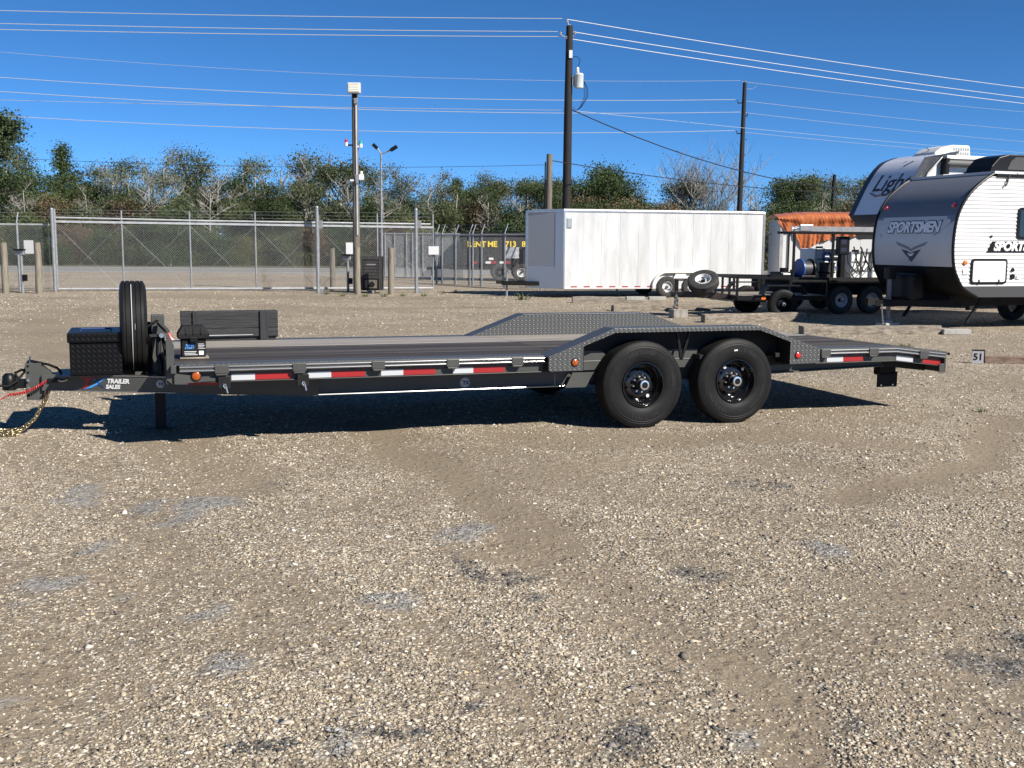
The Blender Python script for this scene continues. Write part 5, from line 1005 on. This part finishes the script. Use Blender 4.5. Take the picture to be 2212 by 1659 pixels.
# ============================================================ TRAVEL TRAILER
def interp(prof):
    ps = sorted(prof, key=lambda p: p[1])
    def f(z):
        if z <= ps[0][1]: return ps[0][0]
        for a, b in zip(ps[:-1], ps[1:]):
            if z <= b[1]: return a[0] + (b[0] - a[0]) * (z - a[1]) / (b[1] - a[1])
        return ps[-1][0]
    return f
def smooth_prof(pts, k=4):
    out = []
    for i in range(len(pts) - 1):
        p0, p1, p2, p3 = [Vector(pts[max(0, min(len(pts) - 1, i + j))]) for j in (-1, 0, 1, 2)]
        for s in range(k):
            t = s / k; out.append(tuple(.5 * ((2 * p1) + (p2 - p0) * t + (2 * p0 - 5 * p1 + 4 * p2 - p3) * t * t + (3 * p1 - p0 - 3 * p2 + p3) * t ** 3)))
    return out + [tuple(pts[-1])]
def rv():
    P = gnd(1917, 706); F = Frame(P, .33); T = thing('travel_trailer', 'white and grey corrugated travel trailer with curved front cap and dark roof unit', 'travel trailer', P, .33); N = -1.22; XE = 7.2
    raw = [(2147.6, 375), (2127, 388.6), (2100, 413), (2081, 440), (2068.5, 470), (2061.7, 506), (2059, 541), (2061, 577), (2068.5, 601), (2081, 623), (2111, 642)]
    pr = smooth_prof([(F.px(u, v, N).x, F.px(u, v, N).z) for u, v in raw]); fx = interp(pr); ztop = pr[0][1]; zcap = F.px(2061, 577, N).z; zbot = pr[-1][1]; zdk = F.px(2075, 468, N).z + .02; zsk = F.px(2081, 620, N).z
    capd, capl = M('cap_charcoal', (.17, .175, .19), .35, coat=.2), M('cap_silver', (.58, .58, .58), .38, coat=.2)
    def strip(z0, z1, mat, name, y0=N + .03, y1=-N - .03, n=14):
        m = MB(); vs = []
        for i in range(n + 1):
            z = z0 + (z1 - z0) * i / n
            for k in range(5): vs.append((fx(z), y0 + (y1 - y0) * k / 4, z))
        return m.add(vs, [(i * 5 + k, i * 5 + k + 1, (i + 1) * 5 + k + 1, (i + 1) * 5 + k) for i in range(n) for k in range(4)]).build(name, mat, T, True)
    cu = strip(zdk, ztop, capd, 'front_cap_upper'); cl = strip(zcap, zdk, capl, 'front_cap_lower'); strip(zbot, zcap, blkm, 'front_underside')
    for y in (N, -N): MB().tube([(x - .005, y, z) for x, z in pr], .03, 8).build('edge_trim', blk, T, True)
    # corrugated side wall
    sw = M('side_aluminium', (.58, .58, .58), .4, 0, (.64, .64, .64), 2, coat=.2); m = MB(); z = zsk; rows = []; pit = .076; i = 0
    while z < ztop - .05:
        for dz, o in ((0, 0), (.012, .011), (.030, .013), (.045, .008), (.060, 0)):
            if z + dz < ztop - .05: rows.append((z + dz, o))
        z += pit
    vs = []
    for z, o in rows: vs += [(fx(z) + .02, N - o, z), (XE, N - o, z)]
    m.add(vs, [(2 * i, 2 * i + 1, 2 * i + 3, 2 * i + 2) for i in range(len(rows) - 1)]); m.build('side_wall', sw, T)
    m = MB(); vs = [(XE, N, zbot), (XE, -N, zbot), (XE, -N, ztop), (XE, N, ztop)]; m.add(vs, [(0, 1, 2, 3)]); vs = [(fx(z) + .02, -N, z) for z in np.linspace(zbot, ztop, 12)]; m.add(vs + [(XE, -N, ztop), (XE, -N, zbot)], [tuple(range(14))]); m.add([(fx(zbot), N, zbot), (XE, N, zbot), (XE, -N, zbot), (fx(zbot), -N, zbot)], [(0, 1, 2, 3)]); m.build('shell', sw, T)
    MB().box(fx(ztop), XE, N - .02, -N + .02, ztop, ztop + .05).build('roof', M('roof_membrane', (.6, .6, .6), .6), T); MB().box(fx(ztop) + .05, XE, N - .03, N - .005, ztop - .07, ztop + .0).build('gutter_rail', blk, T); MB().box(fx(ztop) + .55, XE, N - .034, N - .029, ztop + .002, ztop + .035).build('roof_edge', white, T)
    MB().prism([(fx(zsk) + .01, zsk), (XE, zsk - .01), (XE, zbot - .05), (fx(zbot) + .02, zbot)], N - .014, N - .002).build('skirt', M('skirt_grey', (.045, .045, .045), .5), T)
    # cap decals
    ctr = lambda u, v: F.py(u, v, fx(F.px(2064, v, N).z) + .0)
    def decal(poly, mat, name, off=.006):                 # poly of (y, z): follows the cap, viewed from the front (-x)
        m = MB(); n = len(poly); m.add([(fx(z) - off, y, z) for y, z in poly] + [(fx(z) - off + .003, y, z) for y, z in poly], [tuple(range(n)), tuple(range(2 * n - 1, n - 1, -1))] + [(i, (i + 1) % n, n + (i + 1) % n, n + i) for i in range(n)]); return m.build(name, mat, T)
    zl = zdk - .33; navy = M('decal_navy', (.035, .05, .09), .4); slate = M('decal_slate', (.18, .21, .27), .4); lt = M('decal_light', (.85, .86, .88), .4)
    tfn = lambda y0, z0, off, k=1.0: (lambda X, Y, Z: (fx(z0 + Y) - off - (.001 if Z > 0 else 0), y0 - X * k, z0 + Y))
    MB().text('SPORTSMEN', tfn(.79, zl + .02, .008), .30, .22, .03, .001, .93).build('cap_lettering_outline', navy, cl); MB().text('SPORTSMEN', tfn(.79, zl + .02, .012), .30, .22, .013, .001, .93).build('cap_lettering', lt, cl)
    decal([(1.19, zdk - .005), (1.0, zdk - .005), (.98, zdk - .42)], slate, 'spear_decal'); decal([(-1.19, zdk - .005), (-.95, zdk - .005), (-.62, zdk - .40), (-1.15, zdk - .10)], slate, 'spear_decal')
    zw = zdk - .50; decal([(.50, zw), (.12, zw - .10), (0, zw - .15), (-.12, zw - .10), (-.50, zw), (-.40, zw - .08), (-.1, zw - .16), (0, zw - .2), (.1, zw - .16), (.40, zw - .08)], slate, 'wing_decal'); decal([(.30, zw - .16), (.1, zw - .20), (0, zw - .24), (-.1, zw - .2), (-.30, zw - .16), (0, zw - .42)], navy, 'wing_decal', .009); decal([(.10, zw - .23), (.02, zw - .26), (-.10, zw - .23), (-.03, zw - .30), (.06, zw - .29)], lt, 'wing_decal', .012)
    for y, u, v in ((1.05, 1928, 431), (-1.0, 2090, 415)):
        z = ztop - .62; MB().lathe([(.05, 0), (.045, -.03), (0, -.045)], (fx(z) - .002, y, z), 10, 'x').build('marker_light', redl, T, True)
    z = zcap + .1
    for k in range(3): decal([(.10, z + k * .06), (-.0, z + k * .06), (-.0, z + k * .06 + .025), (.10, z + k * .06 + .025)], slate, 'vent_slot')
    # side: banner, window, baggage door, lights
    b0, b1 = F.px(2130, 545, N), F.px(2210, 522, N); MB().prism([(b0.x, b0.z), (b0.x + 3.1, b0.z), (b0.x + 3.22, b1.z), (b0.x + .12, b1.z)], N - .022, N - .0145).build('banner', blk, T); MB().text('SPORTSMEN', lambda X, Y, Z: (b0.x + .16 + X * 1.08, N - .024 - (.001 if Z > 0 else 0), b0.z + .04 + Y), .235, .2, .012, .001, .95).build('banner_lettering', white, T)
    def rrect(x0, x1, z0, z1, r, y0, y1, mat, name):
        pts = []
        for cx, cz, a0 in ((x1 - r, z1 - r, 0), (x0 + r, z1 - r, 90), (x0 + r, z0 + r, 180), (x1 - r, z0 + r, 270)):
            for k in range(5): a = math.radians(a0 + k * 22.5); pts.append((cx + r * math.cos(a), cz + r * math.sin(a)))
        return MB().prism(pts, y0, y1).build(name, mat, T, True)
    a, b = F.px(2093.5, 614, N), F.px(2175, 559, N); rrect(a.x, b.x, a.z, b.z, .07, N - .03, N - .0145, blk, 'baggage_door_frame'); rrect(a.x + .045, b.x - .045, a.z + .045, b.z - .045, .04, N - .036, N - .031, white, 'baggage_door')
    for x in (a.x + .2, b.x - .2): MB().box(x - .015, x + .015, N - .045, N - .036, a.z + .0, a.z + .09).build('door_latch', blk, T)
    a, b = F.px(2194, 517, N), F.px(2194, 448, N); rrect(a.x, a.x + 1.1, a.z, b.z, .08, N - .032, N - .0145, blk, 'window_frame'); rrect(a.x + .05, a.x + 1.05, a.z + .05, b.z - .05, .05, N - .036, N - .033, glassd, 'window_pane')
    c = F.px(2083.5, 567.5, N); MB().lathe([(.05, 0), (.045, -.025), (0, -.04)], (c.x, N - .014, c.z), 12).build('side_marker', M('orange_marker', (.7, .16, .02), .3), T, True)
    for u, v, r in ((2186, 583, .04), (2185.5, 597.5, .055)): c = F.px(u, v, N); MB().cyl((c.x, N - .013, c.z), (c.x, N - .03, c.z), r, n=16).build('inlet_cap', blk, T, True)
    c = F.px(2198, 599, N); MB().box(c.x - .05, c.x + .05, N - .03, N - .012, c.z - .03, c.z + .03).build('inlet_label', white, T); c = F.px(2084, 586, N); MB().box(c.x - .06, c.x + .06, N - .025, N - .012, c.z - .06, c.z + .06).build('data_plate', white, T)
    c = F.px(2140, 511, N); MB().cyl((c.x, N - .013, c.z), (c.x, N - .03, c.z), .025, n=8).build('bumper_stop', blk, T); MB().tube([(fx(ztop) + .35, N - .03, ztop - .02), (fx(ztop) + .28, N - .05, ztop - .2), (fx(ztop) + .24, N - .05, ztop - .24)], .018, 6).build('awning_hook', blk, T)
    # roof units
    a, b = F.px(2111, 373, -.6), F.px(2212, 337, -.6); x0 = a.x; zr = ztop + .05; ac = MB(); pf = [(x0, zr), (x0 + .04, zr + .12), (x0 + .22, zr + .30), (x0 + .45, zr + .36), (x0 + 1.25, zr + .36), (x0 + 1.3, zr + .25), (x0 + 1.3, zr)]; ac.prism(pf, -.95, -.25); o = ac.build('roof_air_conditioner', blk, T, bevel=.02); MB().prism([(x0 + .42, zr + .06), (x0 + .50, zr + .22), (x0 + .62, zr + .31), (x0 + 1.22, zr + .31), (x0 + 1.22, zr + .06)], -.957, -.95).build('air_conditioner_grille', M('grille_charcoal', (.04, .04, .042), .6), o)
    c = F.px(2188, 340, 0.3); MB().lathe([(.32, 0), (.30, .08), (.2, .13), (0, .15)], (c.x + .1, .5, zr + .36), 16, 'z').build('vent_dome', white, T, True); MB().box(c.x - .15, c.x + .4, .2, .8, zr, zr + .36).build('vent_base', white, T)
    # tongue, jack, propane cover, stabiliser, axle
    for s in (-1, 1): MB().bar((-.35, .04 * s, .50), (1.2, .72 * s, .50), .06, .13).build('tongue_rail', blkm, T)
    MB().box(-.55, -.3, -.06, .06, .46, .60).build('coupler', blkm, T); MB().cyl((0, 0, .12), (0, 0, 1.05), .045, n=10).build('jack_tube', M('jack_grey', (.16, .16, .165), .4), T, True); MB().box(-.09, .09, -.09, .09, .98, 1.22).build('jack_motor', blk, T, bevel=.02); MB().cyl((0, 0, .09), (0, 0, .13), .10, n=12).build('jack_pad', galv, T)
    MB().box(.2, .55, -.4, .4, .56, 1.10).build('propane_cover', blk, T, bevel=.06)
    for y in (-.95, .95): MB().bar((1.5, y, .62), (1.15, y, .14), .05, .05).build('stabiliser', blkm, T);  # painted dark for the shade under the camper
    MB().box(.9, 1.4, -1.0, -.98, .25, .33).build('reflector_strip', red_tape, T) if 0 else None
    for x in (4.2, 5.0): simple_wheel(T, x, -1.05, .36, .36, -1); simple_wheel(T, x, 1.05, .36, .36, 1)
    MB().box(3.9, 5.3, -1.1, 1.1, .36, .7).build('axle_frame', blkm, T); MB().box(1.1, 7.0, -.5, .5, .44, .70).build('chassis', blkm, T)
    c = MB(); 
    for i in range(14): c.torus(Matrix.Translation((-.28 + .004 * i, -.14, .46 - i * .028)) @ Matrix.Rotation((i % 2) * 1.57, 4, 'Z') @ Matrix.Rotation(1.57, 4, 'Y'), .014, .005, 8, 5, .008)
    c.build('safety_chain', galv, T, True)
    o = MB().box(-.2, .2, -.14, .14, -.01, .09).build('jack_support', conc, None, bevel=.01); o.location = P; o.rotation_euler = (0, 0, .5); o.name = 'wood_support'; tag(o, 'pale block supporting the travel trailer jack', 'block')
rv()
# ============================================================ FIFTH WHEEL
def fifth():
    P = Vector((10.04, 27.19, 0)); F = Frame(P, .33); T = thing('fifth_wheel', 'tall grey fifth wheel camper with glossy nose behind the travel trailer', 'camper', P, .33); Wd = 2.44; XE = 10.0
    raw = [(1850, 517), (1847, 505), (1845, 480), (1833, 465), (1845, 440), (1862, 405), (1880, 375), (1895, 358), (1909, 349), (1935, 341)]
    pr = [(F.px(u, v, Wd).x, F.px(u, v, Wd).z) for u, v in raw]; tp = F.px(2040, 337, 0); pr.append(((pr[-1][0] + tp.x) / 2, tp.z - .02)); pr.append((tp.x + .3, tp.z)); ztop = tp.z; x1 = pr[-1][0]; zmid = pr[3][1]
    up = smooth_prof(pr[3:], 4); lo = pr[:4]
    gc = M('nose_pearl', (.80, .80, .84), .22, coat=.6); dk = M('nose_navy', (.06, .07, .09), .25, coat=.5); ch = M('nose_charcoal', (.05, .052, .057), .3, coat=.3)
    def sheet(pf, y0, y1, mat, name, k=6, b=0):
        m = MB(); vs = []
        for x, z in pf:
            for j in range(k + 1): t = j / k; vs.append((x + b * (abs(2 * t - 1) ** 3) * .0, y0 + (y1 - y0) * t, z))
        n = len(pf); return m.add(vs, [(i * (k + 1) + j, i * (k + 1) + j + 1, (i + 1) * (k + 1) + j + 1, (i + 1) * (k + 1) + j) for i in range(n - 1) for j in range(k)]).build(name, mat, T, True)
    sheet(up, .22, Wd - .22, gc, 'nose_cap'); sheet(up, 0, .22, ch, 'nose_side_band'); sheet(up, Wd - .22, Wd, ch, 'nose_side_band'); sheet(lo, 0, Wd, dk, 'nose_chin')
    xb = pr[0][0]; zb = pr[0][1]
    sw = M('camper_side', (.62, .62, .61), .35, coat=.3); nose = lo[::-1][:-1]; side = [(xb, zb)] + [(x, z) for x, z in lo[1:]] + up[1:] + [(XE, ztop), (XE, .55), (xb + 3.0, .55), (xb + 2.6, zb)]
    for y0, y1 in ((.002, .02), (Wd - .02, Wd - .002)): MB().prism(side, y0, y1).build('side_wall', sw, T)
    sb = [(x + .05, z) for x, z in up if x < x1 - .4]; MB().prism([(pr[3][0] + .03, zmid)] + up[1:] + [(x1 - .9, ztop - .05), (x1 - 1.75, zmid + .0)], -.012, .001).build('swoosh_panel', ch, T); MB().prism([(x1 - .82, ztop - .05), (x1 - .55, ztop - .05), (x1 - 1.35, zmid), (x1 - 1.66, zmid)], -.012, .001).build('swoosh_panel', M('swoosh_grey', (.2, .2, .205), .3), T)
    MB().box(x1 - .2, XE, 0, Wd, ztop - .02, ztop + .03).build('roof', white, T); MB().add([(xb, .02, zb), (xb + 2.6, .02, zb), (xb + 2.6, Wd - .02, zb), (xb, Wd - .02, zb)], [(0, 1, 2, 3)]).build('nose_floor', blkm, T); MB().add([(XE, 0, .55), (XE, Wd, .55), (XE, Wd, ztop), (XE, 0, ztop)], [(0, 1, 2, 3)]).build('rear_wall', sw, T)
    # chin stripe and window patch
    z0 = pr[1][1]; MB().box(xb - .02, xb - .008, .0, Wd, zb + .07, zb + .10).build('chin_stripe', white, T)
    m = MB(); q = lambda y, z: (interp(lo)(z) - .008, y, z); m.add([q(.3, zb + .17), q(1.25, zb + .17), q(1.05, zb + .55), q(.3, zb + .55)], [(0, 1, 2, 3)]); m.build('chin_panel', M('chin_silver', (.5, .5, .52), .3), T)
    fz = interp([(x, z) for x, z in up]); txt = M('nose_lettering', (.05, .05, .055), .3); zt0 = zmid + .62
    MB().text('Light', lambda X, Y, Z: (fz(zt0 + Y) - .012 - (.002 if Z > 0 else 0), 1.95 - X * 1.15, zt0 + Y), .62, .12, .006, .001, 1.0).build('nose_lettering', txt, T)
    def curl(pts, r): MB().tube([(fz(zt0 + z) - .015, 1.95 - y, zt0 + z) for y, z in pts], r, 5).build('nose_flourish', txt, T)
    curl([(0.02, -.05), (.3, -.14), (.75, -.10), (.95, .0)], .022); curl([(.75, .62), (.95, .75), (1.02, .92), (.90, 1.02)], .014); curl([(.62, .75), (.8, .9), (.85, 1.05), (.74, 1.12)], .012); curl([(1.15, -.12), (1.5, -.16), (1.7, -.12)], .012)
    # awning along the near side, landing leg, roof unit
    za = ztop - .18; xa = x1 - .35; MB().tube([(xa, -.12, za), (XE - .5, -.12, za)], .085, 10).build('awning_roll', M('awning_grey', (.10, .10, .10), .6), T, True); MB().box(xa, XE - .5, -.16, -.0, za + .10, za + .19).build('awning_cover', white, T, bevel=.01); MB().box(xa - .05, xa + .06, -.2, -.0, za - .28, za + .12).build('awning_bracket', blk, T, bevel=.01); MB().box(xa + .7, xa + 1.1, -.07, -.0, za - .42, za - .2).build('side_light', blk, T)
    MB().tube([(xa - .05, -.05, za + .15), (xa - .45, -.05, za - .25), (xa - .85, -.05, za - 1.0)], .02, 6).build('awning_arm', galv, T, True)
    a = F.px(2008, 333, .9); ax0 = a.x; zr = ztop + .03; o = MB().prism([(ax0, zr), (ax0 + .06, zr + .14), (ax0 + .25, zr + .26), (ax0 + .6, zr + .34), (ax0 + 1.15, zr + .34), (ax0 + 1.2, zr)], .75, 1.6).build('roof_air_conditioner', white, T, bevel=.04)
    for r in range(2):
        for i in range(7): MB().box(ax0 + .62 + i * .075, ax0 + .665 + i * .075, .742, .7495, zr + .08 + r * .11, zr + .16 + r * .11).build('grille_slot', M('slot_grey', (.25, .25, .25), .6), o)
    MB().box(xb + 1.9, xb + 2.05, .15, .3, 0, zb).build('landing_leg', blkm, T); MB().box(xb + 1.9, xb + 2.05, Wd - .3, Wd - .15, 0, zb).build('landing_leg', blkm, T); MB().box(xb + .9, xb + 1.3, .9, 1.5, zb - .45, zb).build('king_pin', blkm, T)
    for x in (6.4, 7.3): simple_wheel(T, x, .2, .38, .38, -1); simple_wheel(T, x, Wd - .2, .38, .38, 1)
    MB().box(xb + 3, XE, .4, Wd - .4, .38, .56).build('chassis', blkm, T)
fifth()
# ============================================================ TARPED TRAILER, EQUIPMENT TRAILER
def tarped():
    P = at0(1684, 36.2); F = Frame(P, -.06); T = thing('box_trailer', 'white box trailer under an orange tarp behind the equipment trailer', 'trailer', P, -.06); L = 5.2
    zt = F.px(1690, 474, 0).z; zb = F.px(1690, 602, 0).z
    for i in range(4): MB().box(.12 + i * (L - .12) / 4, .12 + (i + 1) * (L - .12) / 4 - .006, 0, .02, zb, zt).build('side_panel', white, T)
    MB().box(0, .12, -.02, .1, zb - .05, zt).build('corner_post', galv2, T, bevel=.01); MB().box(.03, L, .03, 2.2, zb, zt).build('body', white, T); MB().box(.1, L, .2, 2.0, zb - .25, zb).build('chassis', blkm, T); 
    for x in (2.4, 3.2): simple_wheel(T, x, .1, .35, .35, -1); simple_wheel(T, x, 2.1, .35, .35, 1)
    MB().box(.28, .33, -.04, -.02, zb, zt - .15).build('door_bar', blk, T)
    # tarp: top sheet and draped front with folds
    tp = thing('tarp', 'shiny orange tarp draped over the white box trailer with a pointed hanging corner', 'tarp', P, -.06)
    edge = [(1680.5, 480), (1690, 492), (1700, 500), (1715, 507), (1725, 521), (1732.6, 550), (1740, 546), (1751.6, 533), (1765, 526), (1778, 521), (1795, 517), (1811, 515), (1830, 513), (1850, 511), (1900, 510)]
    E = [F.px(u, v, -.05) for u, v in edge]; E += [Vector((L + .1, -.05, E[-1].z))]; xs = [e.x for e in E]; zs = [e.z for e in E]; nx, nz = 150, 14; vs = []; rn = np.random.RandomState(2)
    for i in range(nx + 1):
        x = E[0].x + (L + .1 - E[0].x) * i / nx; ze = float(np.interp(x, xs, zs)); ztp = zt + .06 + .10 * math.sin(min(1, max(0, (x + .1) / 1.2)) * 1.57)
        for j in range(nz + 1):
            t = j / nz; z = ztp + (ze - ztp) * t; fold = .035 * math.sin(x * 17 + 2 * t * math.sin(x * 3)) * t + .03 * math.sin(x * 41 + t * 3) * t * max(0, 1 - abs(x - 1.1) / .8) + .012 * math.sin(x * 60 + z * 31); vs.append((x, -.06 - .05 * math.sin(math.pi * min(1, t * 3)) + fold, z))
    fs = [(i * (nz + 1) + j, (i + 1) * (nz + 1) + j, (i + 1) * (nz + 1) + j + 1, i * (nz + 1) + j + 1) for i in range(nx) for j in range(nz)]; n0 = len(vs)
    for i in range(nx + 1):
        x = E[0].x + (L + .1 - E[0].x) * i / nx; ztp = zt + .06 + .10 * math.sin(min(1, max(0, (x + .1) / 1.2)) * 1.57)
        for k in range(1, 7): vs.append((x, -.06 + 2.4 * k / 6, ztp + .12 * math.sin(math.pi * k / 6) + .01 * math.sin(x * 21 + k * 2)))
    fs += [(i * (nz + 1), n0 + i * 6, n0 + (i + 1) * 6, (i + 1) * (nz + 1)) for i in range(nx)] + [(n0 + i * 6 + k, n0 + i * 6 + k + 1, n0 + (i + 1) * 6 + k + 1, n0 + (i + 1) * 6 + k) for i in range(nx) for k in range(5)]
    MB().add(vs, fs).build('tarp_sheet', M('orange_tarp', (.40, .115, .04), .33, 0, (.48, .15, .055), 5, bump=.5, bs=9), tp, True, ang=60)
tarped()
def equipment():
    P = gnd(1809, 678); F = Frame(P, .33); T = thing('wash_trailer', 'black tandem equipment trailer with white wheels carrying a pressure washing rig', 'trailer', P, .33); zd = .88
    for x in (0, .88): simple_wheel(T, x, -.05, .34, .34, -1, M('dull_white_rim', (.55, .56, .58), .5)); simple_wheel(T, x, 2.0, .34, .34, 1)
    m = MB(); m.box(-.5, 1.38, -.16, .06, .74, .77); m.prism([(-.5, .77), (-.5, .74), (-.66, .52), (-.69, .52)], -.16, .06); m.build('fender', blk, T)
    MB().box(-1.3, 2.8, .08, 1.85, .46, .56).build('deck', blkm, T); MB().box(-1.3, 2.8, .07, .10, .56, zd).build('side_board', blkm, T); MB().box(-1.3, -1.25, .1, 1.85, .56, zd).build('front_board', blkm, T); MB().box(-1.3, 2.8, 1.83, 1.86, .56, zd).build('side_board', blkm, T); MB().box(-1.3, 2.8, .12, 1.82, zd - .14, zd - .1).build('rig_floor', blkm, T)
    for s in (.5, 1.45): MB().bar((-1.3, s, .5), (-2.4, .97, .5), .08, .1).build('tongue_rail', blk, T)
    zr = F.px(1760, 503, .5).z
    for x in (-1.22, -.12, 1.6):
        MB().bar((x, .13, zd - .12), (x, .13, zr), .05, .05).build('rack_post', blk, T)
        MB().bar((x, .1, zr), (x, .75, zr), .05, .05).build('rack_crossbar', blk, T)
    MB().bar((-1.3, .13, zr), (2.7, .13, zr), .05, .06).build('rack_rail', blk, T); MB().bar((-1.3, .72, zr), (2.7, .72, zr), .05, .06).build('rack_rail', blk, T)
    def lay(name, lab, cat): return thing(name, lab, cat, P, .33)
    t = lay('ladder', 'aluminium ladder lying on the black overhead rack', 'ladder')
    for y in (.18, .52): MB().box(-1.05, 2.6, y, y + .035, zr + .034, zr + .15).build('ladder_rail', alu, t)
    for i in range(13): MB().cyl((-.95 + i * .28, .2, zr + .09), (-.95 + i * .28, .53, zr + .09), .016, n=8).build('rung', alu, t)
    MB().box(-1.05, -.7, .14, .178, zr + .04, zr + .19).build('ladder_foot', alu, t, bevel=.01)
    t = lay('hose_reel', 'hose reel with blue hose and black flanges on the equipment trailer', 'hose reel'); c = Vector((-.72, .55, zd + .20)); MB().cyl(c + Vector((-.02, 0, 0)), c + Vector((.24, .0, 0)), .20, n=20).build('hose_coil', M('hose_black', (.02, .02, .022), .5, 0, (.05, .05, .055), 20), t, True); MB().cyl(c + Vector((-.06, 0, 0)), c + Vector((-.02, 0, 0)), .25, n=24).build('reel_flange', blue_p, t, True); MB().cyl(c + Vector((.24, 0, 0)), c + Vector((.27, 0, 0)), .25, n=24).build('reel_flange', blk, t, True); MB().box(c.x - .1, c.x + .3, .35, .75, zd - .10, zd + .04).build('reel_stand', blk, t, bevel=.01)
    t = lay('pump_engine', 'small black pump engine beside the hose reel', 'engine'); MB().box(-1.2, -.85, .7, 1.2, zd - .10, zd + .12).build('engine_block', blk, t, bevel=.03); MB().cyl((-1.05, .8, zd + .12), (-1.05, .8, zd + .22), .1, n=12).build('air_filter', blk, t, True); MB().cyl((-1.15, .68, zd + .06), (-.95, .66, zd + .06), .04, n=10).build('muffler', galv, t, True)
    t = lay('barrel', 'dark grey plastic barrel standing on the equipment trailer', 'barrel'); MB().lathe([(0, zd - .1), (.17, zd - .1), (.2, zd + .32), (.215, zd + .33), (.215, zd + .36), (.19, zd + .36), (0, zd + .34)], (-.08, .42, 0), 20, 'z').build('barrel_body', M('barrel_grey', (.03, .03, .03), .5), t, True); MB().lathe([(.207, zd + .10), (.215, zd + .11), (.215, zd + .13), (.207, zd + .14)], (-.08, .42, 0), 20, 'z').build('barrel_hoop', blk, t, True)
    def ibc(x, y, z, w_, h, lab):
        t = lay('water_tank', lab, 'tank'); MB().box(x, x + w_, y, y + w_, z, z + h).build('tank_bottle', M('tank_white', (.7, .71, .70), .5), t, bevel=.05)
        for k in range(4):
            q = k / 3; MB().box(x - .02, x + w_ + .02, y - .022, y - .008, z + .02 + q * (h - .06), z + .05 + q * (h - .06)).build('cage_bar', galv, t); MB().box(x - .02 + q * (w_ + .01), x + .01 + q * (w_ + .01), y - .036, y - .0225, z, z + h).build('cage_bar', galv, t)
        MB().cyl((x + w_ / 2, y + w_ / 2, z + h - .01), (x + w_ / 2, y + w_ / 2, z + h + .05), .09, n=12).build('tank_lid', blk, t, True)
    ibc(-.12, .85, zd - .10, .7, .80, 'white caged water tank with blue hose behind the dark barrel'); ibc(.75, .6, zd - .10, .95, .72, 'larger white caged water tank under the fifth wheel nose')
    t = lay('garden_hose', 'blue hose bundle hanging on the smaller white tank', 'hose'); pts = [(.12 + .12 * math.cos(k * .7), .74 - .004 * k, zd + .50 + .10 * math.sin(k * .7)) for k in range(28)] + [(.1, .62, zd + .40), (.35, .6, zd + .2)]; MB().tube(pts, .018, 6).build('hose_loops', blue_p, t, True)
    t = lay('control_box', 'black control box with white labels on the rack post', 'control box'); MB().box(.15, .45, .25, .42, zd + .55, zd + 1.0).build('box_body', blk, t, bevel=.02); MB().box(.19, .35, .244, .249, zd + .62, zd + .72).build('box_label', M('label_navy', (.012, .016, .045), .4), t); MB().box(.19, .35, .244, .249, zd + .80, zd + .92).build('box_label', 'label_navy', t); MB().box(.22, .34, .26, .4, zd - .1, zd + .55).build('box_stand', blk, t)
    t = lay('tool_chest', 'low black tool chest on the equipment trailer between reel and barrel', 'tool chest'); MB().box(-.42, -.2, .9, 1.5, zd - .10, zd + .16).build('chest_body', blk, t, bevel=.02); MB().box(-.44, -.42, 1.1, 1.3, zd + .02, zd + .06).build('chest_latch', galv, t)
    m = lay('hose_tangle', 'tangle of black hoses hanging in front of the larger tank', 'hose')
    for k in range(4): rn = random.Random(k); MB().tube([(.35 + .2 * k, .5, zd + .75), (.3 + .25 * k, .42, zd + .3 + .05 * k), (.6 + .2 * k, .4, zd + .05 + .04 * k), (.9 + .15 * k, .45, zd + .3), (1.0 + .15 * k, .5, zd + .7)], .018, 6).build('hose', blk, m, True)
equipment()
# ============================================================ WEEDS
def tuft(u, v, n, h, lab, seed):
    P = gnd(u, v); rn = random.Random(seed); m = MB()
    for i in range(n):
        a = rn.uniform(0, 6.28); r = rn.uniform(0, h * .9); b = Vector((r * math.cos(a) * .8, r * math.sin(a) * .8, -.003)); tip = b + Vector((math.cos(a) * h * rn.uniform(.2, 1), math.sin(a) * h * rn.uniform(.2, 1), h * rn.uniform(.25, .9))); s = Vector((-math.sin(a), math.cos(a), 0)) * h * .035
        mid = b.lerp(tip, .55) + Vector((0, 0, h * .12)); m.add([b - s, b + s, mid + s * .8, mid - s * .8, tip], [(0, 1, 2, 3), (3, 2, 4)])
    o = m.build('grass_tuft', M('weed_green', (.06, .09, .02), .7, 0, (.14, .15, .05), 9), None); o.location = P; tag(o, lab, 'grass')
tuft(2116, 890, 40, .07, 'small green weed tuft growing alone in open gravel', 1); tuft(1952, 758, 110, .16, 'low grass patch growing just past the trailer tail', 2); tuft(1128, 648, 40, .3, 'dry weeds under the white trailer nose', 3)
for i, (u, v) in enumerate(((705, 636), (740, 640), (790, 641), (830, 641), (870, 640), (915, 640), (955, 634), (985, 632))): tuft(u, v, 45, .16, 'dry weed tuft at the foot of the gate posts and bollards', 10 + i); bpy.context.scene.collection.objects[-1]['group'] = 'dry weeds along the gate'
